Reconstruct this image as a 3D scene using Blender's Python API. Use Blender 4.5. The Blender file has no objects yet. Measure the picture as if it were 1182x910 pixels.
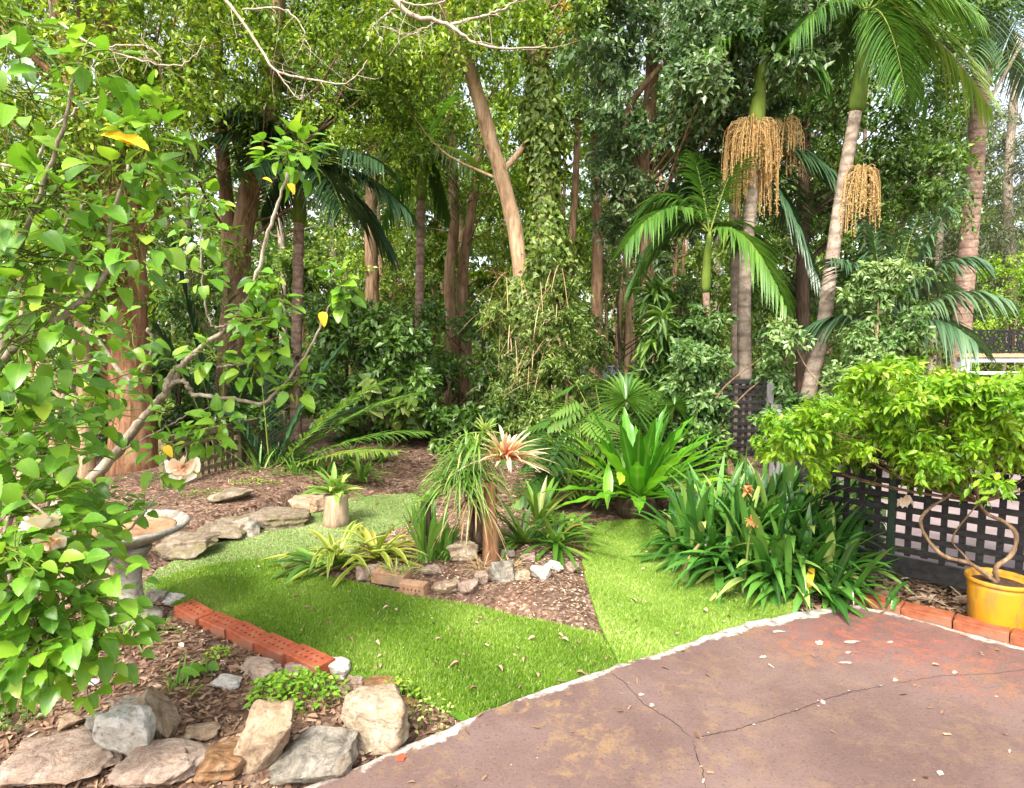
import bpy, bmesh, math, random
import numpy as np
from mathutils import Vector, noise as mnoise

R = np.random.default_rng(11)
random.seed(5)
rad = math.radians
SC = bpy.context.scene
COL = SC.collection

# ---------------------------------------------------------------- camera, sky, sun, exposure
FPX, CX, CY, HORIZON, EYE = 700.0, 591.0, 455.0, 400.0, 1.5
PITCH = math.atan((CY - HORIZON) / FPX)
cam_d = bpy.data.cameras.new('camera')
cam_d.sensor_width = 36.0
cam_d.lens = FPX / 1182.0 * 36.0
cam_d.clip_start = 0.05
cam_d.clip_end = 1000.0
cam = bpy.data.objects.new('camera', cam_d)
cam.location = (0, 0, EYE)
cam.rotation_euler = (math.pi / 2 - PITCH, 0, 0)
COL.objects.link(cam)
SC.camera = cam

SUN_EL, SUN_AZ = 50.0, 205.0          # azimuth clockwise from +Y; sun stands behind the camera, a little to the left
world = bpy.data.worlds.new('World')
SC.world = world
world.use_nodes = True
wn = world.node_tree
wn.nodes.clear()
w_out = wn.nodes.new('ShaderNodeOutputWorld')
w_bg = wn.nodes.new('ShaderNodeBackground')
w_sky = wn.nodes.new('ShaderNodeTexSky')
w_sky.sky_type = 'NISHITA'
w_sky.sun_disc = False
w_sky.sun_elevation = rad(SUN_EL)
w_sky.sun_rotation = rad(SUN_AZ)
w_sky.air_density = 1.0
w_sky.dust_density = 4.0
w_sky.ozone_density = 1.0
w_bg.inputs['Strength'].default_value = 0.14
# thin high cloud: the sky's own colour washed towards white, with a few clear gaps
w_tc = wn.nodes.new('ShaderNodeTexCoord'); w_no = wn.nodes.new('ShaderNodeTexNoise')
w_no.inputs['Scale'].default_value = 2.6; w_no.inputs['Detail'].default_value = 5
wn.links.new(w_tc.outputs['Generated'], w_no.inputs['Vector'])
w_mr = wn.nodes.new('ShaderNodeMapRange')
for _i, _v in zip((1, 2, 3, 4), (.38, .62, .45, .92)): w_mr.inputs[_i].default_value = _v
wn.links.new(w_no.outputs[0], w_mr.inputs[0])
w_bw = wn.nodes.new('ShaderNodeRGBToBW'); wn.links.new(w_sky.outputs[0], w_bw.inputs[0])
w_ml = wn.nodes.new('ShaderNodeMix'); w_ml.data_type = 'RGBA'; w_ml.blend_type = 'MULTIPLY'; w_ml.inputs[0].default_value = 1.0
wn.links.new(w_bw.outputs[0], w_ml.inputs[6]); w_ml.inputs[7].default_value = (1.28, 1.26, 1.22, 1)
w_mx = wn.nodes.new('ShaderNodeMix'); w_mx.data_type = 'RGBA'
wn.links.new(w_mr.outputs[0], w_mx.inputs[0]); wn.links.new(w_sky.outputs[0], w_mx.inputs[6]); wn.links.new(w_ml.outputs[2], w_mx.inputs[7])
wn.links.new(w_mx.outputs[2], w_bg.inputs[0])
wn.links.new(w_bg.outputs[0], w_out.inputs[0])
sun_d = bpy.data.lights.new('sun', 'SUN')
sun_d.energy = 1.5
sun_d.angle = rad(10.0)
sun_d.color = (1.0, 0.94, 0.84)
sun = bpy.data.objects.new('sun', sun_d)
_a, _e = rad(SUN_AZ), rad(SUN_EL)
_dir = Vector((math.sin(_a) * math.cos(_e), math.cos(_a) * math.cos(_e), math.sin(_e)))
sun.rotation_euler = (-_dir).to_track_quat('-Z', 'Y').to_euler()
sun.location = (0, -4, 12)
COL.objects.link(sun)
vs = SC.view_settings
vs.view_transform = 'Standard'
vs.look = 'None'
vs.exposure = 2.05
vs.gamma = 1.0
vs.use_curve_mapping = False
SC.cycles.max_bounces = 7
SC.cycles.diffuse_bounces = 4
SC.cycles.glossy_bounces = 2
SC.cycles.transmission_bounces = 5
SC.cycles.transparent_max_bounces = 4
SC.cycles.caustics_reflective = False
SC.cycles.caustics_refractive = False

# ---------------------------------------------------------------- helpers
def ray(px, py):
    x, y = (px - CX) / FPX, -(py - CY) / FPX
    c, s = math.cos(PITCH), math.sin(PITCH)
    return np.array([x, c + y * s, -s + y * c])

def P(px, py, Y):
    d = ray(px, py)
    return np.array([0, 0, EYE]) + d * (Y / d[1])

def G(px, py, z=0.0):
    d = ray(px, py)
    return np.array([0, 0, EYE]) + d * ((z - EYE) / d[2])

def nrm(v):
    v = np.asarray(v, float)
    return v / np.maximum(np.linalg.norm(v, axis=-1, keepdims=True), 1e-9)

def rdir(n):
    return nrm(R.normal(size=(n, 3)))

def U(a, b, n=None):
    return R.uniform(a, b, n)

class MB:
    """collects shapes; build() links them as ONE mesh object"""
    def __init__(s):
        s.v, s.a, s.t, s.q, s.tm, s.qm, s.n = [], [], [], [], [], [], 0
    def add(s, V, T=None, Q=None, A=0.5, m=0):
        V = np.asarray(V, float).reshape(-1, 3)
        k = len(V)
        if np.isscalar(A):
            A = np.tile([A, 0.0, 0.0], (k, 1))
        s.v.append(V); s.a.append(np.asarray(A, float).reshape(-1, 3))
        if T is not None and len(T):
            T = np.asarray(T, int).reshape(-1, 3); s.t.append(T + s.n); s.tm.append(np.full(len(T), m))
        if Q is not None and len(Q):
            Q = np.asarray(Q, int).reshape(-1, 4); s.q.append(Q + s.n); s.qm.append(np.full(len(Q), m))
        s.n += k
    def stamp(s, tpl, pos, X, Y, Z, tint=0.5, m=0):
        tv, T, Q, uv = tpl
        pos = np.asarray(pos, float); n, k = len(pos), len(tv)
        if n == 0: return
        V = pos[:, None] + tv[None, :, 0:1] * X[:, None] + tv[None, :, 1:2] * Y[:, None] + tv[None, :, 2:3] * Z[:, None]
        A = np.empty((n, k, 3))
        A[:, :, 0] = np.broadcast_to(np.asarray(tint, float).reshape(-1, 1), (n, 1))
        A[:, :, 1:] = uv[None]
        off = (np.arange(n) * k)[:, None, None]
        s.add(V, (np.asarray(T)[None] + off) if len(T) else None, (np.asarray(Q)[None] + off) if len(Q) else None, A, m)
    def tube(s, pts, rads, sides=8, A=0.5, m=0, wob=0.0, cap=True, flare=None):
        pts = np.asarray(pts, float); n = len(pts)
        rads = np.broadcast_to(np.asarray(rads, float), (n,))
        tan = nrm(np.gradient(pts, axis=0))
        ref = np.array([0.31, 0.87, 0.2]) if abs(tan[0][2]) > 0.7 else np.array([0.05, 0.1, 1.0])
        b = nrm(np.cross(tan, ref)); c = np.cross(tan, b)
        th = np.linspace(0, 2 * math.pi, sides, endpoint=False)
        rr = rads[:, None] * (1 + (R.normal(0, wob, (n, sides)) if wob else 0))
        V = pts[:, None] + (np.cos(th)[None, :, None] * b[:, None] + np.sin(th)[None, :, None] * c[:, None]) * rr[:, :, None]
        i = np.arange(n - 1)[:, None] * sides; j = np.arange(sides)[None]; j2 = (j + 1) % sides
        Q = np.stack([i + j, i + j2, i + sides + j2, i + sides + j], -1).reshape(-1, 4)
        V = V.reshape(-1, 3); T = []
        if cap:
            V = np.vstack([V, pts[:1], pts[-1:]]); e = n * sides
            for k in range(sides):
                T.append((e, (k + 1) % sides, k)); T.append((e + 1, (n - 1) * sides + k, (n - 1) * sides + (k + 1) % sides))
        s.add(V, T, Q, A, m)
    def box(s, c, size, rotz=0.0, A=0.5, m=0, axes=None, bev=0.0):
        """box centred at c, with a small chamfer on every edge when bev > 0"""
        h = np.asarray(size, float) / 2
        if axes is None:
            cz, sz = math.cos(rotz), math.sin(rotz)
            axes = np.array([[cz, sz, 0], [-sz, cz, 0], [0, 0, 1]])
        axes = np.asarray(axes, float)
        if bev <= 0:
            L = np.array([[x, y, z] for x in (-1, 1) for y in (-1, 1) for z in (-1, 1)]) * h
            Q = [(0, 1, 3, 2), (4, 6, 7, 5), (0, 4, 5, 1), (2, 3, 7, 6), (0, 2, 6, 4), (1, 5, 7, 3)]
            s.add(np.asarray(c) + L @ axes, None, Q, A, m); return
        bm = bmesh.new()
        bmesh.ops.create_cube(bm, size=1.0)
        for v in bm.verts: v.co = Vector((v.co.x * size[0], v.co.y * size[1], v.co.z * size[2]))
        bmesh.ops.bevel(bm, geom=bm.edges[:], offset=bev, segments=1, affect='EDGES', profile=0.5)
        s.bm(bm, A, m, lambda V: np.asarray(c) + V @ axes)
    def bm(s, bm, A=0.5, m=0, f=None):
        bm.verts.index_update()
        V = np.array([v.co[:] for v in bm.verts])
        T, Q = [], []
        for fc in bm.faces:
            ids = [v.index for v in fc.verts]
            if len(ids) == 3: T.append(ids)
            elif len(ids) == 4: Q.append(ids)
            else:
                for k in range(1, len(ids) - 1): T.append((ids[0], ids[k], ids[k + 1]))
        bm.free()
        s.add(f(V) if f else V, T, Q, A, m)
    def mesh(s, name, mats, org=(0, 0, 0), smooth=True):
        V = np.vstack(s.v) - np.asarray(org, float)
        T = np.vstack(s.t) if s.t else np.zeros((0, 3), int)
        Q = np.vstack(s.q) if s.q else np.zeros((0, 4), int)
        me = bpy.data.meshes.new(name)
        me.vertices.add(len(V)); me.vertices.foreach_set('co', V.astype(np.float32).ravel())
        nt, nq = len(T), len(Q)
        me.loops.add(nt * 3 + nq * 4)
        me.loops.foreach_set('vertex_index', np.concatenate([T.ravel(), Q.ravel()]).astype(np.int32))
        me.polygons.add(nt + nq)
        me.polygons.foreach_set('loop_start', np.concatenate([np.arange(nt) * 3, nt * 3 + np.arange(nq) * 4]).astype(np.int32))
        mi = np.concatenate(s.tm + s.qm) if (s.tm or s.qm) else np.zeros(0)
        me.polygons.foreach_set('material_index', mi.astype(np.int32))
        me.polygons.foreach_set('use_smooth', np.full(nt + nq, smooth))
        at = me.attributes.new('lf', 'FLOAT_VECTOR', 'POINT')
        at.data.foreach_set('vector', np.vstack(s.a).astype(np.float32).ravel())
        for m in (mats if isinstance(mats, (list, tuple)) else [mats]): me.materials.append(m)
        me.update(calc_edges=True)
        return me

ORG = {}
def tag(o, label=None, cat=None, group=None, kind=None):
    if label: o['label'] = label
    if cat: o['category'] = cat
    if group: o['group'] = group
    if kind: o['kind'] = kind
    return o

def thing(name, label, cat, loc, group=None):
    o = bpy.data.objects.new(name, None)
    o.empty_display_size = 0.1
    o.location = tuple(float(x) for x in loc)
    COL.objects.link(o)
    ORG[o.name] = np.asarray(loc, float)
    return tag(o, label, cat, group)

def part(mb, name, mats, parent, smooth=True, label=None):
    org = ORG[parent.name]
    o = bpy.data.objects.new(name, mb.mesh(name, mats, org, smooth))
    COL.objects.link(o); o.parent = parent
    ORG[o.name] = org
    if label: o['label'] = label
    return o

def solo(mb, name, mats, loc, label, cat, group=None, smooth=True, kind=None):
    o = bpy.data.objects.new(name, mb.mesh(name, mats, loc, smooth))
    o.location = tuple(float(x) for x in loc)
    COL.objects.link(o); ORG[o.name] = np.asarray(loc, float)
    return tag(o, label, cat, group, kind)

def setting(mb, name, mats, kind='structure', parent=None, smooth=True):
    o = bpy.data.objects.new(name, mb.mesh(name, mats, (0, 0, 0), smooth))
    COL.objects.link(o); ORG[o.name] = np.zeros(3)
    if parent: o.parent = parent
    else: o['kind'] = kind
    return o

def dup(root, loc, rotz=0.0, scale=1.0, label=None):
    r = root.copy(); COL.objects.link(r)
    r.location = tuple(float(x) for x in loc); r.rotation_euler = (0, 0, rotz); r.scale = (scale,) * 3
    if label: r['label'] = label
    for ch in list(root.children):
        c = ch.copy(); COL.objects.link(c); c.parent = r
        for g in list(ch.children):
            d = g.copy(); COL.objects.link(d); d.parent = c
    return r

def spline(pts, n=16):
    p = np.asarray(pts, float)
    if len(p) == 2:
        return p[0] + (p[1] - p[0]) * np.linspace(0, 1, n)[:, None]
    q = np.vstack([2 * p[0] - p[1], p, 2 * p[-1] - p[-2]])
    out = []
    seg = len(p) - 1
    for u in np.linspace(0, seg, n):
        i = min(int(u), seg - 1); t = u - i
        a, b, c, d = q[i], q[i + 1], q[i + 2], q[i + 3]
        out.append(0.5 * ((2 * b) + (c - a) * t + (2 * a - 5 * b + 4 * c - d) * t * t + (3 * b - a - 3 * c + d) * t ** 3))
    return np.array(out)

def inside(poly, X, Y):
    poly = np.asarray(poly)[:, :2]
    r = np.zeros(X.shape, bool)
    x0, y0 = poly[-1]
    for x1, y1 in poly:
        c = ((y1 > Y) != (y0 > Y)) & (X < (x0 - x1) * (Y - y1) / ((y0 - y1) + 1e-12) + x1)
        r ^= c; x0, y0 = x1, y1
    return r

def edge_dist(poly, X, Y, closed=True):
    poly = np.asarray(poly)[:, :2]
    d = np.full(X.shape, 1e9)
    k = len(poly)
    for i in range(k if closed else k - 1):
        a, b = poly[i], poly[(i + 1) % k]
        ab = b - a; L2 = max(ab @ ab, 1e-9)
        t = np.clip(((X - a[0]) * ab[0] + (Y - a[1]) * ab[1]) / L2, 0, 1)
        d = np.minimum(d, np.hypot(X - a[0] - t * ab[0], Y - a[1] - t * ab[1]))
    return d

# ---------------------------------------------------------------- leaf shapes (length along x, width along y)
def leaf_tpl(n, prof, droop=0.15, fold=0.12, serr=0.0):
    us = np.linspace(0, 1, n + 1)
    tv, uv = [], []
    for i, u in enumerate(us):
        w = prof(u) * 0.5
        if serr and 0 < i < n: w *= 1 + serr * (1 if i % 2 else -1)
        z = -droop * u * u
        tv += [(u, w, z + fold * w * 2), (u, 0, z), (u, -w, z + fold * w * 2)]
        uv += [(u, w), (u, 0), (u, -w)]
    Q = []
    for i in range(n):
        a = i * 3
        Q += [(a, a + 1, a + 4, a + 3), (a + 1, a + 2, a + 5, a + 4)]
    return np.array(tv), np.zeros((0, 3), int), np.array(Q), np.array(uv)

DIAMOND = (np.array([(0, 0, 0), (.42, .5, .10), (1, 0, -.08), (.42, -.5, .10)], float), np.array([(0, 2, 1), (0, 3, 2)]), np.zeros((0, 4), int),
           np.array([(0, 0), (.4, .5), (1, 0), (.4, -.5)], float))
OVAL = leaf_tpl(3, lambda u: max(0.02, math.sin(math.pi * min(1, u * 1.0) ** 0.8)) , 0.16, 0.12)
OVATE = leaf_tpl(13, lambda u: max(0.02, min(1, (math.sin(math.pi * u ** 0.66)) ** 0.62 * (1.06 - 0.20 * u))), 0.24, 0.09, 0.065)
LANCE = leaf_tpl(4, lambda u: max(0.02, math.sin(math.pi * u ** 0.75)), 0.25, 0.15)
HEART = leaf_tpl(7, lambda u: max(0.02, (1 - u) ** 0.75 * min(1.0, (u + .03) * 7) * 1.2), 0.2, 0.10)
CHIP = (np.array([(-.5, -.4, 0), (.5, -.5, .03), (.5, .45, 0), (-.5, .5, .05)], float), np.array([(0, 1, 2), (0, 2, 3)]), np.zeros((0, 4), int),
        np.array([(0, 0), (1, 0), (1, 1), (0, 1)], float))
BLADE = (np.array([(0, -.5, 0), (0, .5, 0), (1, 0, 0)], float), np.array([(0, 1, 2)]), np.zeros((0, 4), int), np.array([(0, -.5), (0, .5), (1, 0)], float))

def put_leaves(mb, tpl, pos, d, up, L, W, tint, m=0):
    X = nrm(d); Y = nrm(np.cross(up, X)); Z = np.cross(X, Y)
    L = np.broadcast_to(np.asarray(L, float), (len(pos),))[:, None]; W = np.broadcast_to(np.asarray(W, float), (len(pos),))[:, None]
    mb.stamp(tpl, pos, X * L, Y * W, Z * L, np.broadcast_to(np.asarray(tint, float), (len(pos),)), m)

def sprays(mb, C, rad_, ntw, nlf, L, tpl=DIAMOND, w=0.5, droop=0.35, flat=0.8, tint=None, m=0, face=0.0, tvar=0.2):
    """leafy twigs round clump centres C"""
    C = np.asarray(C, float); n = len(C)
    rad_ = np.broadcast_to(np.asarray(rad_, float), (n,))
    ct = U(0.25, 0.75, n) if tint is None else np.clip(np.broadcast_to(tint, (n,)) + R.normal(0, .12, n), 0, 1)
    k = ntw * nlf
    d = rdir(n * ntw); d[:, 2] *= flat
    tl = np.repeat(rad_, ntw) * U(.55, 1.15, n * ntw)
    s = U(.18, 1.0, (n * ntw, nlf))
    base = np.repeat(C, ntw, 0)
    pos = base[:, None] + d[:, None] * (tl[:, None] * s)[..., None]
    pos[..., 2] -= droop * tl[:, None] * s * s
    pos = pos.reshape(-1, 3) + R.normal(0, .03, (n * k, 3)) * np.repeat(rad_, k)[:, None] * 2
    dd = np.repeat(d, nlf, 0)
    ld = nrm(dd * .55 + rdir(n * k) * .8 + np.array([0, 0, -.35]))
    up = nrm(rdir(n * k) * .6 + np.array([0, -face, .9]) + dd * .2)
    LL = L * U(.65, 1.25, n * k)
    tt = np.clip(np.repeat(ct, k) + R.normal(0, tvar, n * k), 0, 1)
    put_leaves(mb, tpl, pos, ld, up, LL, LL * w, tt, m)

def straps(mb, base, D, L, W, bend, tint, seg=8, prof=None, fold=0.18, m=0, wav=0.0, twist=0.0, serr=0.0, up=None):
    """curved strap leaves: p(u) = base + L (D u - bend z u^2)"""
    base = np.asarray(base, float); n = len(base)
    D = nrm(D); L = np.broadcast_to(np.asarray(L, float), (n,)); W = np.broadcast_to(np.asarray(W, float), (n,))
    bend = np.broadcast_to(np.asarray(bend, float), (n,)); tint = np.broadcast_to(np.asarray(tint, float), (n,))
    if prof is None: prof = lambda u: np.minimum(1, (1 - u) * 3.0 + 0.02) * (0.65 + 0.35 * np.minimum(1, u * 4))
    u = np.linspace(0, 1, seg + 1)
    pos = base[:, None] + L[:, None, None] * (D[:, None] * u[None, :, None])
    pos[..., 2] -= L[:, None] * bend[:, None] * u[None] ** 2
    tan = D[:, None] + np.zeros((n, seg + 1, 3)); tan[..., 2] -= 2 * bend[:, None] * u[None]
    tan = nrm(tan)
    upv = np.array([0, 0, 1.0]) if up is None else up
    side0 = np.cross(D, np.broadcast_to(upv, D.shape)); bad = np.linalg.norm(side0, axis=1) < .15
    side0[bad] = np.cross(D[bad], rdir(int(bad.sum())) if bad.any() else np.zeros((0, 3)))
    side = nrm(side0)[:, None] + np.zeros((n, seg + 1, 3))
    nor = nrm(np.cross(side, tan))
    if twist:
        a = (R.normal(0, twist, n)[:, None] * u[None])[..., None]
        side, nor = side * np.cos(a) + nor * np.sin(a), nor * np.cos(a) - side * np.sin(a)
    hw = (W[:, None] * prof(u)[None] * .5)[..., None]
    if serr: hw = hw * (1 + serr * ((np.arange(seg + 1) % 2) * 2 - 1))[None, :, None]
    ph = U(0, 6.28, n)[:, None]
    wv = (wav * W[:, None] * np.sin(u[None] * 26 + ph))[..., None] if wav else 0
    wv2 = (wav * W[:, None] * np.sin(u[None] * 23 + ph + 2))[..., None] if wav else 0
    Lf = pos + side * hw + nor * (fold * hw * 2 + wv); Rt = pos - side * hw + nor * (fold * hw * 2 + wv2)
    V = np.stack([Lf, pos, Rt], 2).reshape(-1, 3)
    A = np.empty((n, seg + 1, 3, 3)); A[..., 0] = tint[:, None, None]; A[..., 1] = u[None, :, None]
    A[..., 2] = np.array([.5, 0, -.5])[None, None]
    k = (seg + 1) * 3
    q = []
    for i in range(seg):
        a = i * 3; q += [(a, a + 1, a + 4, a + 3), (a + 1, a + 2, a + 5, a + 4)]
    Q = np.array(q)[None] + (np.arange(n) * k)[:, None, None]
    mb.add(V, None, Q, A.reshape(-1, 3), m)

# ---------------------------------------------------------------- materials
def lin(h):
    c = [int(h[i:i + 2], 16) / 255 for i in (0, 2, 4)]
    return tuple(x / 12.92 if x <= .04045 else ((x + .055) / 1.055) ** 2.4 for x in c) + (1.0,)

class NT:
    def __init__(s, name):
        s.m = bpy.data.materials.new(name); s.m.use_nodes = True
        s.t = s.m.node_tree; s.t.nodes.clear()
        s.out = s.n('ShaderNodeOutputMaterial')
        s.b = s.n('ShaderNodeBsdfPrincipled')
        s.l(s.b.outputs[0], s.out.inputs[0])
    def n(s, typ, **kw):
        nd = s.t.nodes.new(typ)
        for k, v in kw.items(): setattr(nd, k, v)
        return nd
    def l(s, a, b): s.t.links.new(a, b)
    def coord(s, scale=(1, 1, 1)):
        tc = s.n('ShaderNodeTexCoord'); mp = s.n('ShaderNodeMapping')
        mp.inputs['Scale'].default_value = scale
        s.l(tc.outputs['Object'], mp.inputs['Vector']); return mp.outputs[0]
    def noise(s, co, scale, detail=6, rough=.6, dist=0):
        nd = s.n('ShaderNodeTexNoise'); nd.inputs['Scale'].default_value = scale; nd.inputs['Detail'].default_value = detail
        nd.inputs['Roughness'].default_value = rough; nd.inputs['Distortion'].default_value = dist
        s.l(co, nd.inputs['Vector']); return nd.outputs[0]
    def voro(s, co, scale, feature='F1', out='Distance'):
        nd = s.n('ShaderNodeTexVoronoi', feature=feature); nd.inputs['Scale'].default_value = scale
        s.l(co, nd.inputs['Vector']); return nd.outputs[out]
    def ramp(s, fac, stops, interp='LINEAR'):
        nd = s.n('ShaderNodeValToRGB'); cr = nd.color_ramp; cr.interpolation = interp
        while len(cr.elements) < len(stops): cr.elements.new(0.5)
        for e, (p, c) in zip(cr.elements, stops):
            e.position = p; e.color = c if len(c) == 4 else tuple(c) + (1,)
        s.l(fac, nd.inputs[0]); return nd.outputs[0]
    def mix(s, fac, a, b, blend='MIX'):
        nd = s.n('ShaderNodeMix', data_type='RGBA', blend_type=blend)
        if isinstance(fac, (int, float)): nd.inputs[0].default_value = fac
        else: s.l(fac, nd.inputs[0])
        for v, i in ((a, 6), (b, 7)):
            if isinstance(v, tuple): nd.inputs[i].default_value = v if len(v) == 4 else v + (1,)
            else: s.l(v, nd.inputs[i])
        return nd.outputs[2]
    def math(s, op, a, b=0.0, clamp=False):
        nd = s.n('ShaderNodeMath', operation=op); nd.use_clamp = clamp
        for v, i in ((a, 0), (b, 1)):
            if isinstance(v, (int, float)): nd.inputs[i].default_value = v
            else: s.l(v, nd.inputs[i])
        return nd.outputs[0]
    def attr(s):
        a = s.n('ShaderNodeAttribute', attribute_name='lf'); x = s.n('ShaderNodeSeparateXYZ')
        s.l(a.outputs['Vector'], x.inputs[0]); return x.outputs
    def bump(s, h, strength=.4, dist=.01):
        nd = s.n('ShaderNodeBump'); nd.inputs['Strength'].default_value = strength; nd.inputs['Distance'].default_value = dist
        s.l(h, nd.inputs['Height']); s.l(nd.outputs[0], s.b.inputs['Normal']); return nd.outputs[0]
    def base(s, c, rough=.7, spec=.3):
        if isinstance(c, tuple): s.b.inputs['Base Color'].default_value = c if len(c) == 4 else c + (1,)
        else: s.l(c, s.b.inputs['Base Color'])
        s.b.inputs['Roughness'].default_value = rough
        s.b.inputs['Specular IOR Level'].default_value = spec
        return s.m

def leaf_mat(name, stops, trans=.38, rough=.42, spec=.35, vein=0.0, mid=0.0, margin=None, tip=None):
    s = NT(name); a = s.attr()
    c = s.ramp(a[0], stops)
    if vein:
        av = s.math('ABSOLUTE', a[2])
        ph = s.math('SUBTRACT', s.math('MULTIPLY', a[1], 60), s.math('MULTIPLY', av, 55))
        st = s.math('POWER', s.math('ABSOLUTE', s.math('SINE', ph)), 8)
        k = s.math('MULTIPLY', st, vein)
        near = s.math('LESS_THAN', av, .03)
        k = s.math('MAXIMUM', k, s.math('MULTIPLY', near, vein * 1.5), True)
        c = s.mix(k, c, s.mix(.5, c, (.30, .42, .10)))
        c = s.mix(s.ramp(s.noise(s.coord(), 55, 4, .6), [(.5, (0, 0, 0)), (.72, (.5, .5, .5))]), c, s.mix(.6, c, (.30, .34, .04)))
    if mid:
        k = s.math('MULTIPLY', s.math('SUBTRACT', 1.0, s.math('MULTIPLY', s.math('ABSOLUTE', a[2]), 7), True), mid)
        c = s.mix(k, c, (.24, .34, .10))
    if margin:
        k = s.math('GREATER_THAN', s.math('ABSOLUTE', a[2]), .3)
        c = s.mix(s.math('MULTIPLY', k, .85), c, margin)
    if tip:
        k = s.math('MULTIPLY', s.math('SUBTRACT', a[1], tip[0]), tip[1], True)
        c = s.mix(k, c, tip[2])
    s.base(c, rough, spec)
    tr = s.n('ShaderNodeBsdfTranslucent')
    s.l(s.mix(.5, c, s.mix(1.0, c, (1.5, 1.45, .55), 'MULTIPLY')), tr.inputs[0])
    mx = s.n('ShaderNodeMixShader'); mx.inputs[0].default_value = trans
    s.l(s.b.outputs[0], mx.inputs[1]); s.l(tr.outputs[0], mx.inputs[2]); s.l(mx.outputs[0], s.out.inputs[0])
    return s.m

def greens(d, m, l, y=None):
    st = [(0.0, d), (0.45, m), (0.85, l)]
    if y: st.append((1.0, y))
    return st

M = {}
M['hib'] = leaf_mat('hibiscus_leaf', greens((.040, .135, .010), (.112, .285, .016), (.25, .43, .030), (.38, .51, .055)), .36, .34, .45, vein=.32)
M['yellow_leaf'] = leaf_mat('yellowed_leaf', [(0, (.75, .42, .02)), (1, (.85, .58, .04))], .3, .45, .3, vein=.2)
M['lime'] = leaf_mat('yellow_green_leaf', greens((.045, .095, .008), (.145, .25, .016), (.31, .43, .035), (.44, .50, .07)), .36, .34, .5)
M['mid'] = leaf_mat('mid_green_leaf', greens((.032, .085, .013), (.095, .18, .026), (.20, .30, .05), (.30, .38, .08)), .33, .34, .5)
M['blue'] = leaf_mat('blue_green_leaf', greens((.032, .075, .025), (.085, .16, .05), (.17, .26, .10), (.30, .38, .19)), .36, .33, .6)
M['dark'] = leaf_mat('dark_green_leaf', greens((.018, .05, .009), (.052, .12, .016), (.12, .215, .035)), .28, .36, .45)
M['ivy'] = leaf_mat('ivy_leaf', greens((.045, .09, .015), (.12, .19, .03), (.24, .32, .06), (.33, .36, .12)), .36, .4, .4)
M['pale'] = leaf_mat('pale_shrub_leaf', greens((.035, .09, .02), (.09, .18, .04), (.20, .30, .09), (.33, .42, .17)), .36, .36, .45)
M['bright'] = leaf_mat('bright_shrub_leaf', greens((.06, .165, .01), (.16, .32, .014), (.29, .43, .03), (.42, .50, .10)), .45, .36, .4, vein=.0)
M['grey'] = leaf_mat('grey_green_needle', greens((.07, .09, .05), (.13, .16, .09), (.22, .25, .15)), .3, .6, .2)
M['far'] = leaf_mat('far_wood_leaf', greens((.05, .09, .016), (.125, .205, .034), (.23, .32, .07), (.34, .40, .13)), .38, .45, .35)
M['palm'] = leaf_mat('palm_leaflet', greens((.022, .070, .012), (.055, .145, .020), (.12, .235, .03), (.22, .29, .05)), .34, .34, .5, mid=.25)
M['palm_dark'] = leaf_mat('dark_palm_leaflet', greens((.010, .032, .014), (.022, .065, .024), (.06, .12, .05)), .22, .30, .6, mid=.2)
M['palm_blue'] = leaf_mat('blue_palm_leaflet', greens((.02, .055, .025), (.05, .11, .05), (.11, .19, .09)), .25, .32, .6, mid=.2)
M['fern'] = leaf_mat('nest_fern_frond', greens((.030, .13, .008), (.075, .26, .012), (.16, .40, .02), (.40, .55, .04)), .42, .32, .5, mid=.55)
M['clivia'] = leaf_mat('strap_leaf_dark', greens((.014, .06, .010), (.045, .155, .020), (.13, .30, .045), (.36, .45, .12)), .25, .22, .9, mid=.15)
M['strap'] = leaf_mat('strap_leaf', greens((.05, .13, .02), (.11, .25, .03), (.24, .38, .07), (.44, .48, .14)), .35, .36, .5, mid=.25)
M['brom'] = leaf_mat('banded_bromeliad_leaf', greens((.06, .12, .012), (.18, .26, .02), (.34, .36, .04), (.40, .28, .05)), .35, .34, .5, margin=(.42, .46, .12))
M['brom_red'] = leaf_mat('pink_bromeliad_leaf', [(0, (.30, .24, .07)), (.4, (.58, .16, .09)), (.75, (.70, .30, .22)), (1, (.74, .60, .42))], .35, .34, .5, tip=(.18, 1.9, (.66, .58, .40)))
M['brom_dark'] = leaf_mat('green_red_bromeliad_leaf', greens((.03, .09, .012), (.07, .18, .018), (.18, .28, .04), (.30, .14, .05)), .3, .3, .5, mid=.1)
M['red'] = leaf_mat('red_bract', [(0, (.55, .008, .012)), (1, (.70, .03, .05))], .25, .35, .4)
M['orange'] = leaf_mat('orange_petal', [(0, (.55, .17, .05)), (1, (.66, .36, .17))], .35, .45, .3)
M['peach'] = leaf_mat('peach_petal', [(0, (.85, .50, .32)), (.5, (.9, .72, .58)), (1, (.92, .86, .78))], .3, .5, .25)
M['fruit'] = leaf_mat('palm_fruit_string', [(0, (.24, .10, .025)), (.5, (.42, .21, .06)), (1, (.50, .36, .16))], .2, .6, .2)
M['dry'] = leaf_mat('dry_frond', [(0, (.16, .09, .04)), (.5, (.33, .21, .10)), (1, (.50, .38, .22))], .2, .7, .15)
M['turf_blade'] = leaf_mat('turf_blade', greens((.085, .17, .014), (.165, .285, .026), (.27, .39, .06), (.44, .46, .19)), .3, .5, .2)
M['turf_right'] = leaf_mat('turf_blade_right', greens((.11, .20, .022), (.21, .325, .045), (.32, .42, .09), (.48, .50, .22)), .3, .5, .2)
M['weed'] = leaf_mat('weed_leaf', greens((.05, .14, .012), (.13, .29, .02), (.26, .42, .04), (.42, .50, .08)), .4, .4, .4)
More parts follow.
